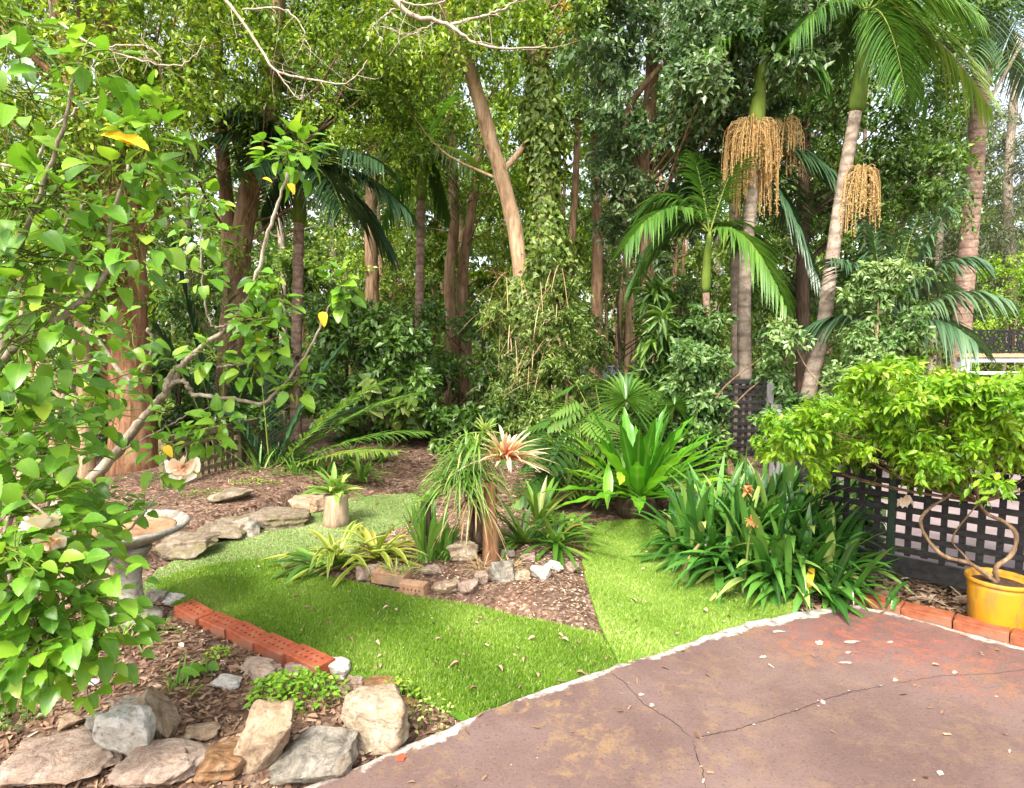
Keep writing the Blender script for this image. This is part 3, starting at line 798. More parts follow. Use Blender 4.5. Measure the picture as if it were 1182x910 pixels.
# ---------------------------------------------------------------- stones
def stone(px, py, w, h, mat, label, seed, flat=1.0, round_=.18, group=None, rotz=None, depth=.75, sink=.15):
    """a stone whose foot shows at (px, py + h/2), w x h pixels large in the photo"""
    R2 = np.random.default_rng(seed)
    g = G(px, py + h * .42, -.02); dist = np.linalg.norm(g - np.array([0, 0, EYE]))
    el = math.asin((EYE - g[2]) / dist); k = g[1] / FPX * 1.12
    sx = w * k; sy = sx * depth
    sz = max(.35 * min(sx, .2), (h * k - sy * .8 * math.sin(el)) / math.cos(el)) * flat
    sz = min(sz, sx * 1.1)
    q = R2.normal(size=(16, 3)); q /= np.linalg.norm(q, axis=1)[:, None]
    q = np.sign(q) * np.abs(q) ** .62; q *= .5 * R2.uniform(.88, 1.06, (16, 1)) / np.abs(q).max()
    bm = bmesh.new()
    for p in q: bm.verts.new(p)
    r = bmesh.ops.convex_hull(bm, input=bm.verts[:])
    bmesh.ops.delete(bm, geom=[v for v in bm.verts if not v.link_faces], context='VERTS')
    bmesh.ops.dissolve_limit(bm, angle_limit=.22, verts=bm.verts[:], edges=bm.edges[:])
    bmesh.ops.bevel(bm, geom=bm.edges[:], offset=.02 + round_ * .2, segments=2, affect='EDGES', profile=.6, clamp_overlap=True)
    bmesh.ops.triangulate(bm, faces=bm.faces[:])
    for _ in range(3):
        bmesh.ops.subdivide_edges(bm, edges=[e for e in bm.edges if e.calc_length() > .06], cuts=1, use_grid_fill=True)
        bmesh.ops.triangulate(bm, faces=bm.faces[:])
    bmesh.ops.remove_doubles(bm, verts=bm.verts[:], dist=.004)
    bm.normal_update()
    sd = Vector((seed * 1.7, seed * .9, 0))
    off = [(v, v.normal * (mnoise.noise(v.co * 3 + sd) * .06 + mnoise.noise(v.co * 7 + sd) * .035 + mnoise.noise(v.co * 17 + sd) * .022)) for v in bm.verts]
    for v, o in off: v.co += o
    for v in bm.verts: v.co = Vector((v.co.x * sx, v.co.y * sy, v.co.z * sz))
    mb = MB(); base = np.array([g[0], g[1] + sy * .42 * math.cos(el), -.03])
    base[2] = float(terrain_z(np.array([base[0]]), np.array([base[1]]))[0])
    a = R2.uniform(-.25, .25) if rotz is None else rotz
    ca, sa = math.cos(a), math.sin(a)
    mb.bm(bm, f=lambda V: V @ np.array([[ca, sa, 0], [-sa, ca, 0], [0, 0, 1]]) + base + np.array([0, 0, sz * (.5 - sink)]))
    return solo(mb, 'stone', M[mat], base, label, 'stone', group)

GF, GCB, GPE = 'stones edging the front bed', 'stones edging the middle bed', 'stones along the pale path'
for a in [
    (44, 884, 116, 84, 'st_pink', 'big flat pinkish slab of rock at the lower corner under the hibiscus', 3, .42, .05, GF),
    (108, 848, 31, 28, 'st_grey', 'small speckled grey rock between the flat slab and the white rock', 4, 1, .2, GF),
    (143, 829, 36, 26, 'st_grey', 'dark grey wedge of rock behind the rounded white rock', 5, 1, .1, GF),
    (134, 868, 60, 72, 'st_white', 'rounded white rock with an orange stained foot', 6, 1, .45, GF),
    (182, 833, 56, 80, 'st_tan', 'upright tan block with a hollowed face behind the white rock', 7, 1, .1, GF),
    (174, 900, 98, 50, 'st_pink', 'wide pale grey rock cut by the bottom border, next to the orange rock', 8, 1, .3, GF),
    (250, 895, 84, 44, 'st_orange', 'orange brown rusty rock at the foot of the pointed tan rock', 9, 1, .1, GF),
    (305, 862, 70, 80, 'st_tan', 'pointed tan rock with a ragged broken face', 31, 1, .05, GF),
    (354, 876, 90, 60, 'st_grey', 'blocky grey brown rock next to the cement edge of the patio', 12, 1, .12, GF),
    (427, 836, 80, 76, 'st_cream', 'biggest cream sandstone block, flat topped, standing at the patio edge', 13, 1, .06, GF),
    (386, 766, 34, 28, 'st_white', 'white chunk of rock at the end of the red brick row', 14, 1, .1, GF),
    (438, 793, 40, 27, 'st_orange', 'brown rock half buried behind the big cream block', 15, 1, .15, GF),
    (286, 786, 50, 24, 'st_pink', 'long low pinkish grey rock in front of the red brick row', 16, 1, .3, GF),
    (337, 780, 40, 17, 'st_pink', 'flat grey pink rock above the leafy ground cover', 17, 1, .2, GF),
    (255, 801, 34, 15, 'st_white', 'pale half round rock by the yellow fallen leaf', 18, 1, .4, GF),
    (412, 784, 22, 15, 'st_pink', 'small pinkish rock between the white chunk and the brown rock', 19, 1, .2, GF),
    (400, 772, 18, 12, 'st_tan', 'little tan stone touching the white chunk of rock', 20, 1, .2, GF),
    (196, 687, 24, 18, 'st_white', 'white stone at the far start of the red brick row', 21, 1, .3, GF),
    (78, 846, 30, 20, 'st_tan', 'brown tan rock showing between the flat slab and the litter', 54, 1, .15, GF),
    (228, 862, 40, 22, 'st_tan', 'low tan rock at the foot of the upright tan block', 55, 1, .2, GF),
    (392, 806, 26, 14, 'st_tan', 'small flat tan stone between the leafy weed and the big cream block', 56, 1, .2, GF),
    (470, 812, 22, 12, 'st_orange', 'small brown stone at the corner of the turf beyond the big cream block', 57, 1, .2, GF),
    (176, 686, 24, 22, 'st_grey', 'round grey stone beside the foot of the bird bath', 22, 1, .4, GF),
    (104, 799, 14, 9, 'st_white', 'tiny white pebble lying on the brown litter under the hibiscus', 23, 1, .4, GF),
    (423, 661, 25, 20, 'st_pink', 'rounded pinkish grey stone at the tip of the weathered bricks', 24, 1, .35, GCB),
    (497, 668, 22, 15, 'st_pink', 'small pale pink stone right behind the brick standing on end', 25, 1, .3, GCB),
    (513, 680, 32, 19, 'st_tan', 'flat tan stone just past the brick standing on end', 26, 1, .3, GCB),
    (540, 680, 22, 21, 'st_pink', 'pink blocky stone in front of the big rock with the trunk', 27, 1, .15, GCB),
    (556, 676, 16, 17, 'st_pink', 'narrow pinkish stone squeezed next to the pink blocky stone', 28, 1, .2, GCB),
    (580, 669, 29, 26, 'st_grey', 'grey white rounded stone with a peaked top in the middle bed', 29, 1, .3, GCB),
    (602, 673, 19, 13, 'st_cream', 'low cream stone between the peaked grey one and the white block', 30, 1, .2, GCB),
    (624, 668, 20, 20, 'st_white', 'squarish white block of stone on the pink mulch', 32, 1, .05, GCB),
    (639, 661, 20, 14, 'st_white', 'grey white stone following the squarish white block', 33, 1, .3, GCB),
    (662, 654, 15, 14, 'st_pink', 'last pinkish stone of the middle bed beside the paler turf', 34, 1, .3, GCB),
    (532, 644, 38, 28, 'st_cream', 'large cream rock leaning at the foot of the stump', 35, 1, .12, GCB),
    (586, 647, 16, 14, 'st_grey', 'small dark grey stone right of the stump foot', 36, 1, .2, GCB),
    (609, 651, 18, 13, 'st_pink', 'pink stone under the dark bromeliads', 37, 1, .3, GCB),
    (198, 629, 48, 30, 'st_mossy', 'squared edging stone behind the bird bath bowl', 38, 1, .15, GPE),
    (241, 613, 42, 24, 'st_mossy', 'brownish edging stone second along the path from the bird bath', 39, 1, .25, GPE),
    (273, 607, 24, 25, 'st_grey', 'small square edging stone in the middle of the path edging', 40, 1, .15, GPE),
    (262, 592, 30, 16, 'st_mossy', 'low edging stone set back behind the small square one', 52, 1, .2, GPE),
    (375, 570, 24, 16, 'st_mossy', 'farthest small edging stone half behind the sawn log', 53, 1, .2, GPE),
    (310, 596, 52, 28, 'st_mossy', 'long mossy edging stone with a rounded back', 41, 1, .4, GPE),
    (351, 579, 32, 22, 'st_tan', 'tan edging stone nearest the sawn log', 42, 1, .25, GPE),
    ]:
    a = list(a)
    f = {GCB: 1.12, GF: 1.12 if a[2] > 45 else 1.05, GPE: 1.6}[a[-1]]; a[2] *= f; a[3] *= min(f, 1.25)
    stone(*a)

# ---------------------------------------------------------------- bricks
def brick_mb(cx=5, cy=2, L=.23, W=.11, Hh=.076, holes=True, seed=0):
    mb = MB(); hx, hy, e = L / 2, W / 2, .004
    bx = [-hx + e, hx - e]; by = [-hy + e, hy - e]
    mx, my = (.022, .016) if holes else (0, 0)
    # sides with a small chamfer
    lo = np.array([(-hx, -hy, 0), (hx, -hy, 0), (hx, hy, 0), (-hx, hy, 0)])
    up = lo + np.array([0, 0, Hh - e]); tp = np.array([(bx[0], by[0], Hh), (bx[1], by[0], Hh), (bx[1], by[1], Hh), (bx[0], by[1], Hh)])
    mb.add(np.vstack([lo, up, tp]), None, [(0, 3, 2, 1)] + [(i, (i + 1) % 4, (i + 1) % 4 + 4, i + 4) for i in range(4)] + [(i + 4, (i + 1) % 4 + 4, (i + 1) % 4 + 8, i + 8) for i in range(4)])
    ix0, ix1, iy0, iy1 = bx[0] + mx, bx[1] - mx, by[0] + my, by[1] - my
    inn = np.array([(ix0, iy0, Hh), (ix1, iy0, Hh), (ix1, iy1, Hh), (ix0, iy1, Hh)])
    if not holes:
        mb.add(tp, None, [(0, 1, 2, 3)]); return mb
    mb.add(np.vstack([tp, inn]), None, [(i, (i + 1) % 4, (i + 1) % 4 + 4, i + 4) for i in range(4)])
    sx, sy = (ix1 - ix0) / cx, (iy1 - iy0) / cy
    a = np.linspace(0, 2 * math.pi, 8, endpoint=False) + math.pi / 4 * 0
    sq = np.array([(1, 0), (1, 1), (0, 1), (-1, 1), (-1, 0), (-1, -1), (0, -1), (1, -1)], float) * .5
    for i in range(cx):
        for j in range(cy):
            c = np.array([ix0 + (i + .5) * sx, iy0 + (j + .5) * sy])
            o = np.c_[c + sq * [sx, sy], np.full(8, Hh)]
            r = min(sx, sy) * .22
            q = np.c_[c + np.c_[np.cos(a), np.sin(a)] * r, np.full(8, Hh)]
            b = q - np.array([0, 0, .05])
            mb.add(np.vstack([o, q, b, [[c[0], c[1], Hh - .05]]]), [(24, 16 + k, 16 + (k + 1) % 8) for k in range(8)],
                   [(k, (k + 1) % 8, 8 + (k + 1) % 8, 8 + k) for k in range(8)] + [(8 + k, 8 + (k + 1) % 8, 16 + (k + 1) % 8, 16 + k) for k in range(8)])
    return mb

def rot_mesh(mb, R3):
    V = np.vstack(mb.v) @ np.asarray(R3); mb.v = [V]; return mb

b_mesh = brick_mb().mesh('brick', M['brick'], smooth=False)
b_mesh2 = brick_mb().mesh('brick', M['brick_dull'], smooth=False)
k_mesh = brick_mb(holes=False).mesh('brick', M['brick_kerb'], smooth=False)
def brick(me, loc, rot, label, group):
    o = bpy.data.objects.new('brick', me); o.location = tuple(float(x) for x in loc); o.rotation_euler = rot; COL.objects.link(o)
    return tag(o, label, 'brick', group)
a, b = G(200, 709, 0)[:2], G(368, 780, 0)[:2]
ang = math.atan2(b[1] - a[1], b[0] - a[0]); Ld = np.linalg.norm(b - a); nb = 5; gap = Ld / nb
lab = ['farthest orange brick of the cored row, chipped and nearest the bird bath', 'second cored orange brick from the bird bath end of the lawn edging', 'middle cored orange brick of the lawn edging row',
       'fourth cored orange brick along the lawn edging, next to last before the white rock', 'last cored orange brick of the lawn edging, touching the white chunk of rock']
for k in range(nb):
    p = a + (b - a) * ((k + .5) / nb); j = R.normal(0, .012, 2); zz = -.045 + R.normal(0, .006)
    p = p + np.array([-math.sin(ang), math.cos(ang)]) * .055
    o = brick(b_mesh, (p[0] + j[0] * .3, p[1] + j[1] * .5, zz), (R.normal(0, .03), R.normal(0, .03), ang + R.normal(0, .05)), lab[k], 'cored bricks edging the lawn')
    o.scale = (gap / .235, 1, 1)
p = G(450, 675, 0); brick(b_mesh2, (p[0], p[1] + .06, -.005), (.04, .02, -.33), 'weathered tan brick lying flat behind the strap leaves of the middle bed', 'bricks of the middle bed')
p = G(479, 682, 0); brick(b_mesh2, (p[0], p[1] + .06, -.01), (math.pi / 2 + .05, 0, -.3), 'orange brown brick on its side showing its dark holes in the middle bed', 'bricks of the middle bed').scale = (.72, 1, .9)
a = np.array(EDGE[15]) + np.array([.0, .03]); lab = ['first kerb brick beside the clivia leaves', 'second kerb brick along the fence bed, under the green leaf', 'kerb brick in front of the dry sticks', 'kerb brick that the yellow pot stands against', 'kerb brick past the yellow pot at the border of the picture']
nk = np.array([-KDIR[1], KDIR[0]])
for k in range(5):
    p = a + KDIR * (.115 + .236 * k) + nk * .05
    brick(k_mesh, (p[0], p[1], -.03), (R.normal(0, .02), R.normal(0, .02), math.atan2(KDIR[1], KDIR[0]) + R.normal(0, .02)), lab[k], 'kerb bricks along the fence bed')

# small fallen leaves lying on the turf, the patio and the stones
LM = [(lambda t: (lambda mb: (put_leaves(mb, leaf_tpl(5, lambda u: max(.02, math.sin(math.pi * u ** .8)), .25, .28), np.zeros((1, 3)), np.array([[1., 0, 0]]), np.array([[0, 0, 1.]]), 1.0, t[1], t[0]), mb)[1])(MB()).mesh('fallen_leaf', M['litter']))(t) for t in ((.60, .35), (.72, .42), (.42, .3), (.80, .5))]
spots = [(585, 690), (660, 705), (470, 712), (505, 740), (560, 745), (530, 770), (610, 760), (600, 752), (655, 745), (646, 735), (668, 743), (690, 765), (497, 765), (440, 760), (540, 800), (602, 795), (620, 785),
         (650, 786), (668, 782), (405, 740), (380, 715), (340, 690), (305, 690), (350, 700), (365, 702), (450, 700), (462, 705), (545, 720), (500, 725), (430, 745), (725, 692), (700, 640), (745, 660), (735, 720), (780, 735), (800, 725),
         (750, 640), (820, 705), (845, 712), (720, 615), (700, 765), (440, 770), (540, 757), (480, 690), (555, 716), (620, 735), (575, 770), (300, 655), (400, 600), (430, 590), (255, 640), (330, 620)]
for q, (px, py) in enumerate(spots):
    p = G(px + U(-4, 4), py + U(-3, 3), -.006)
    o = bpy.data.objects.new('fallen_leaf', LM[int(R.integers(0, 4))]); COL.objects.link(o)
    sc = U(.022, .052); o.location = (p[0], p[1], float(U(-.004, .004))); o.rotation_euler = (R.normal(0, .25), R.normal(0, .2), U(0, 6.28)); o.scale = (sc,) * 3
    tag(o, 'small dry curled leaf lying on the short turf', 'fallen leaf', 'dry leaves scattered over the turf')

# ---------------------------------------------------------------- fences
def lattice(mb, a, b, z0, z1, pitch, slat, thick=.012):
    """square lattice between the plan points a and b"""
    a, b = np.asarray(a, float), np.asarray(b, float); L = np.linalg.norm(b - a); t = (b - a) / L; nn = np.array([-t[1], t[0]])
    ax3 = np.array([[t[0], t[1], 0], [nn[0], nn[1], 0], [0, 0, 1]])
    k = int(L / pitch)
    for i in range(k + 1):
        c = a + t * (L * (i + .5) / (k + 1)) + nn * thick * .55
        tl = R.normal(0, .006); mb.box((c[0] + R.normal(0, .002), c[1], (z0 + z1) / 2 + R.normal(0, .004)), (slat * U(.92, 1.06), thick, z1 - z0), axes=np.array([ax3[0] * math.cos(tl) + ax3[2] * math.sin(tl), ax3[1], ax3[2] * math.cos(tl) - ax3[0] * math.sin(tl)]), bev=.0015)
    k = int((z1 - z0) / pitch)
    for i in range(k + 1):
        c = (a + b) / 2 - nn * thick * .55; z = z0 + (z1 - z0) * (i + .5) / (k + 1)
        mb.box((c[0], c[1], z + R.normal(0, .002)), (L, thick, slat * U(.92, 1.06)), axes=ax3, bev=.0015)

def rail(mb, a, b, z, h, th, off=0.0, bev=.003):
    a, b = np.asarray(a, float), np.asarray(b, float); L = np.linalg.norm(b - a); t = (b - a) / L; nn = np.array([-t[1], t[0]])
    c = (a + b) / 2 + nn * off
    mb.box((c[0], c[1], z), (L, th, h), axes=np.array([[t[0], t[1], 0], [nn[0], nn[1], 0], [0, 0, 1]]), bev=bev)

def post(mb, p, z0, z1, w, d=None, rz=0):
    mb.box((p[0], p[1], (z0 + z1) / 2), (w, d or w, z1 - z0), rotz=rz, bev=.006)

FA, FB = np.array([2.10, 4.20]), np.array([3.75, 2.62])          # the near lattice panel, running past the pot
fr = math.atan2((FB - FA)[1], (FB - FA)[0])
t = thing('lattice_fence', 'charcoal square lattice fence with a broad bottom board behind the yellow pot', 'fence', (FA[0], FA[1], 0))
mb = MB(); lattice(mb, FA, FB, .16, .76, .093, .037); part(mb, 'lattice_panel', M['fence'], t, False)
mb = MB(); rail(mb, FA, FB, .09, .12, .035); part(mb, 'bottom_rail', M['fence'], t, False)
mb = MB(); rail(mb, FA, FB, .80, .06, .045); part(mb, 'top_rail', M['fence'], t, False)
for p in (FA + KDIR * -.03, FA + (FB - FA) * .55 + np.array([.05, .05]), FB):
    mb = MB(); post(mb, p, -.05, .84, .07, rz=fr); part(mb, 'post', M['fence'], t, False)
g = P(1026.5, 655, 3.86)
mb = MB(); post(mb, (g[0], g[1]), -.05, .80, .045, rz=fr)
solo(mb, 'stake', M['post_green'], (g[0], g[1], -.05), 'dark green square stake standing in front of the charcoal lattice', 'stake', smooth=False)

SA, SB = np.array([2.16, 4.34]), np.array([3.42, 8.0])            # side run, going back
t = thing('lattice_fence', 'weathered grey side fence of lattice going back from the clivia to the palms', 'fence', (SA[0], SA[1], 0))
mb = MB(); lattice(mb, SA, SB, .12, .72, .11, .045); part(mb, 'lattice_panel', M['fence'], t, False)
mb = MB(); rail(mb, SA, SB, .75, .06, .05); part(mb, 'top_rail', M['post_grey'], t, False)
for q in (.22, .5, .75):
    mb = MB(); post(mb, SA + (SB - SA) * q, -.05, .82, .09, rz=.3); part(mb, 'post', M['post_grey'], t, False)
t = thing('lattice_fence', 'dark back lattice fence behind the palm trunks and the nest fern', 'fence', (.6, 8.1, 0))
BA, BB = np.array([1.85, 8.05]), np.array([3.5, 8.15])
mb = MB(); lattice(mb, BA, BB, .02, 1.0, .10, .045); part(mb, 'lattice_panel', M['fence'], t, False)
mb = MB(); rail(mb, BA, BB, 1.03, .06, .05); part(mb, 'top_rail', M['fence'], t, False)
for q in (0.02, .5, .98):
    mb = MB(); post(mb, BA + (BB - BA) * q, -.05, 1.1, .09); part(mb, 'post', M['post_grey'], t, False)
LA, LB = np.array([-3.36, 5.75]), np.array([-2.98, 7.9])
t = thing('lattice_fence', 'old olive brown lattice fence low behind the bird bath', 'fence', (LA[0], LA[1], 0))
mb = MB(); lattice(mb, LA, LB, .06, .56, .105, .045); part(mb, 'lattice_panel', M['fence_old'], t, False)
mb = MB(); rail(mb, LA, LB, .60, .07, .05); part(mb, 'top_rail', M['fence_old'], t, False)
for q in (.02, .55, .98):
    mb = MB(); post(mb, LA + (LB - LA) * q, -.05, .66, .08); part(mb, 'post', M['fence_old'], t, False)

# corrugated fence far behind
s = NT('corrugated_steel'); cfm = s.base(s.ramp(s.noise(s.coord(), 3, 5), [(.3, (.34, .38, .42)), (.7, (.46, .50, .54))]), .4, .5); s.b.inputs['Metallic'].default_value = .25
ca, cb = P(655, 430, 20.0), P(770, 430, 20.0)
zt = P(700, 424, 20)[2]
n = 400; x = np.linspace(ca[0], cb[0], n); y = 20 + .035 * np.sin((x - ca[0]) * 2 * math.pi / .19)
i = np.arange(n - 1)
mb = MB(); mb.add(np.vstack([np.c_[x, y, np.full(n, -1.3)], np.c_[x, y, np.full(n, zt)]]), None, np.stack([i, i + 1, i + 1 + n, i + n], 1))
t = thing('corrugated_fence', 'pale grey corrugated steel fence glimpsed between trunks in the wood', 'fence', ((ca[0] + cb[0]) / 2, 20, -1.3))
part(mb, 'panel', cfm, t)
mb = MB(); mb.box(((ca[0] + cb[0]) / 2, 20, zt + .02), (cb[0] - ca[0], .09, .05), bev=.005); part(mb, 'capping', cfm, t, False)

# white fence with a black cut-out screen on top, at the right border
DY = 9.0
xa = P(1108, 408, DY)[0]; xb = P(1340, 408, DY)[0]
zs0, zs1 = P(1108, 407.5, DY)[2], P(1108, 381, DY)[2]
t = thing('screen_fence', 'white slatted fence topped with a tan rail and a black leaf pattern screen', 'fence', (xa, DY, 0))
mb = MB(); W_, H_ = xb - xa, zs1 - zs0
for z in (zs0 + .012, zs1 - .012): mb.box(((xa + xb) / 2, DY, z), (W_, .03, .024))
for x in np.arange(xa + .012, xb, 1.05): mb.box((x, DY - .001, (zs0 + zs1) / 2), (.026, .033, H_))
rg = np.random.default_rng(4)
for i in range(int(W_ / .085)):
    for j in range(4):
        cx, cz = xa + .05 + i * .085 + rg.uniform(-.03, .03), zs0 + (j + .5) * H_ / 4 + rg.uniform(-.02, .02)
        for th in (rg.uniform(0, 3.14), rg.uniform(0, 3.14)):
            L = rg.uniform(.11, .19); c_, s_ = math.cos(th), math.sin(th)
            ex, ez = abs(c_) * L / 2, abs(s_) * L / 2
            zc = min(max(cz, zs0 + ez), zs1 - ez) if ez * 2 < H_ else cz
            mb.box((cx, DY + rg.uniform(-.004, .004), zc), (L, .012, rg.uniform(.012, .02)), axes=np.array([[c_, 0, s_], [0, 1, 0], [-s_, 0, c_]]))
part(mb, 'leaf_screen', M['black_metal'], t, False)
mb = MB(); mb.box(((xa + xb) / 2, DY, zs0 - .04), (W_ + .06, .14, .055), bev=.005); part(mb, 'tan_rail', M['tan_timber'], t, False)
mb = MB(); mb.box(((xa + xb) / 2, DY + .01, zs0 - .105), (W_, .10, .07), bev=.004); part(mb, 'white_rail', M['white_paint'], t, False)
for x in np.arange(xa + .06, xb, 1.6):
    mb = MB(); post(mb, (x, DY + .015), -.05, zs0 - .145, .13); part(mb, 'post', M['white_paint'], t, False)
mb = MB()
for x in np.arange(xa + .2, xb, .20): mb.box((x, DY + .03, .62), (.055, .02, zs0 - .8 + .12))
for z in (zs0 - .30, zs0 - .52, .5, .2): mb.box(((xa + xb) / 2, DY + .055, z), (W_, .02, .045))
part(mb, 'white_slats', M['white_paint'], t, False)

# ---------------------------------------------------------------- bird bath
def lathe(mb, c, prof, seg=40, wob=0.0, A=.5, m=0):
    a = np.linspace(0, 2 * math.pi, seg, endpoint=False); k = len(prof)
    V = np.array([[c[0] + r * math.cos(t) * (1 + wob * math.sin(3 * t)), c[1] + r * math.sin(t) * (1 + wob * math.cos(2 * t)), c[2] + z] for r, z in prof for t in a])
    i = np.arange(k - 1)[:, None] * seg; j = np.arange(seg)[None]; j2 = (j + 1) % seg
    mb.add(V, None, np.stack([i + j, i + j2, i + seg + j2, i + seg + j], -1).reshape(-1, 4), A, m)
bb = G(152, 716, 0); bb[2] = -.03
t = thing('bird_bath', 'low weathered concrete bird bath under the hibiscus', 'bird bath', bb)
mb = MB(); lathe(mb, bb, [(0, .445), (.05, .445), (.09, .455), (.17, .482), (.235, .512), (.285, .532), (.303, .548), (.306, .560), (.296, .570), (.280, .568), (.262, .552), (.2, .525), (.1, .508), (0, .505)], 48)
bowl = part(mb, 'bowl', M['bath'], t)
mb = MB(); lathe(mb, bb, [(0, .523), (.12, .524), (.2, .5305), (.238, .543), (.232, .5435)], 32); part(mb, 'silt', M['bath_in'], bowl)
mb = MB(); lathe(mb, bb, [(0, 0), (.15, 0), (.155, .02), (.15, .05), (.12, .065), (.10, .08), (.075, .11), (.062, .17), (.058, .25), (.064, .32), (.078, .37), (.105, .41), (.115, .43), (.11, .446), (0, .447)], 28)
part(mb, 'pedestal', M['bath'], t)

# ---------------------------------------------------------------- yellow pot and the bright shrub growing in it
pb = G(1149, 733, 0); pb = pb * (1 + .11 / pb[1]); pb[2] = .012
pr = 33.0 / FPX * pb[1]
t = thing('flower_pot', 'yellow plastic pot standing on the kerb bricks beside the lattice', 'pot', pb)
ph = .255
mb = MB(); lathe(mb, pb, [(0, 0), (pr * .82, 0), (pr * .84, .006), (pr * .93, ph * .80), (pr * .935, ph * .93), (pr * .90, ph * .93), (pr * .84, ph * .8), (0, ph * .8)], 48); pbody = part(mb, 'pot_body', M['pot'], t)
mb = MB(); lathe(mb, pb, [(pr * .93, ph * .915), (pr * 1.0, ph * .915), (pr * 1.01, ph * .93), (pr * 1.01, ph * .99), (pr * .995, ph * 1.0), (pr * .955, ph * 1.0), (pr * .90, ph * .94), (pr * .895, ph * .9)], 48); part(mb, 'rim', M['pot'], pbody)
mb = MB(); lathe(mb, pb, [(0, ph * .89), (pr * .3, ph * .885), (pr * .6, ph * .87), (pr * .905, ph * .85)], 30, .03); part(mb, 'soil', M['soil'], t)
zt = pb[2] + ph * .86; YP = pb[1]
root = np.array([pb[0] - .01, pb[1], zt])
t = thing('potted_shrub', 'lime green spreading shrub on twisted stems growing out of the yellow pot', 'shrub', root)
st1 = [root, P(1134, 660, YP), P(1118, 650, YP - .03), P(1088, 641, YP - .05), P(1068, 618, YP - .02), P(1063, 600, YP), P(1075, 585, YP + .05), P(1095, 572, YP + .1), P(1108, 548, YP + .12), P(1090, 500, YP + .1)]
st2 = [root + [.01, .01, 0], P(1150, 655, YP - .02), P(1168, 640, YP - .03), P(1173, 618, YP), P(1160, 603, YP + .04), P(1138, 592, YP + .05), P(1128, 570, YP + .02), P(1135, 540, YP), P(1140, 500, YP)]
st3 = [root + [-.01, .015, 0], P(1125, 655, YP + .1), P(1112, 640, YP + .14), P(1100, 620, YP + .2), P(1130, 580, YP + .2)]
mb = MB()
for p_, r0, r1 in ((st1, .012, .006), (st2, .0125, .007), (st3, .007, .004)): mb.tube(spline(p_, 40), np.linspace(r0, r1, 40) * (1 + .12 * R.normal(0, 1, 40)), 8, wob=.1)
CA = []
for _ in range(330):
    px, py = U(885, 1290), U(424, 566); f = (px - 890) / 400
    if py < 470 and (px < 960): continue
    if py < 424 + (px - 1040) * .13 or py < 424 + (1000 - px) * .5: continue
    if py > 530 - 14 * math.sin(px * .045) and R.random() < .8: continue
    if px < 930 and (py < 480 or py > 530): continue
    CA.append(P(px, py, U(2.95, 4.0) - .25 * f))
CA = np.array(CA)
for e_ in (st1[-1], st2[-1], st3[-1]):
    for c_ in CA[R.choice(len(CA), 22, False)]:
        m_ = (np.asarray(e_) + c_) / 2 + [0, 0, -.06]
        mb.tube(spline([e_, m_, c_], 8), np.linspace(.007, .002, 8), 5)
part(mb, 'stem', M['stem_brown'], t)
mb = MB(); sprays(mb, CA, .15, 10, 15, .046, OVAL, .44, .06, .6, None, face=.1, tvar=.2); part(mb, 'foliage', M['bright'], t)
mb = MB()
for px, py in ((1042, 575), (1048, 572)):
    c = P(px, py, 3.55); n = 6; a = np.linspace(0, 6.28, n, endpoint=False)
    straps(mb, np.tile(c, (n, 1)), np.c_[np.cos(a) * .45, np.sin(a) * .45, -np.ones(n)], .07, .032, -.12, U(.3, .8, n), 4)
part(mb, 'flower', M['peach'], t)

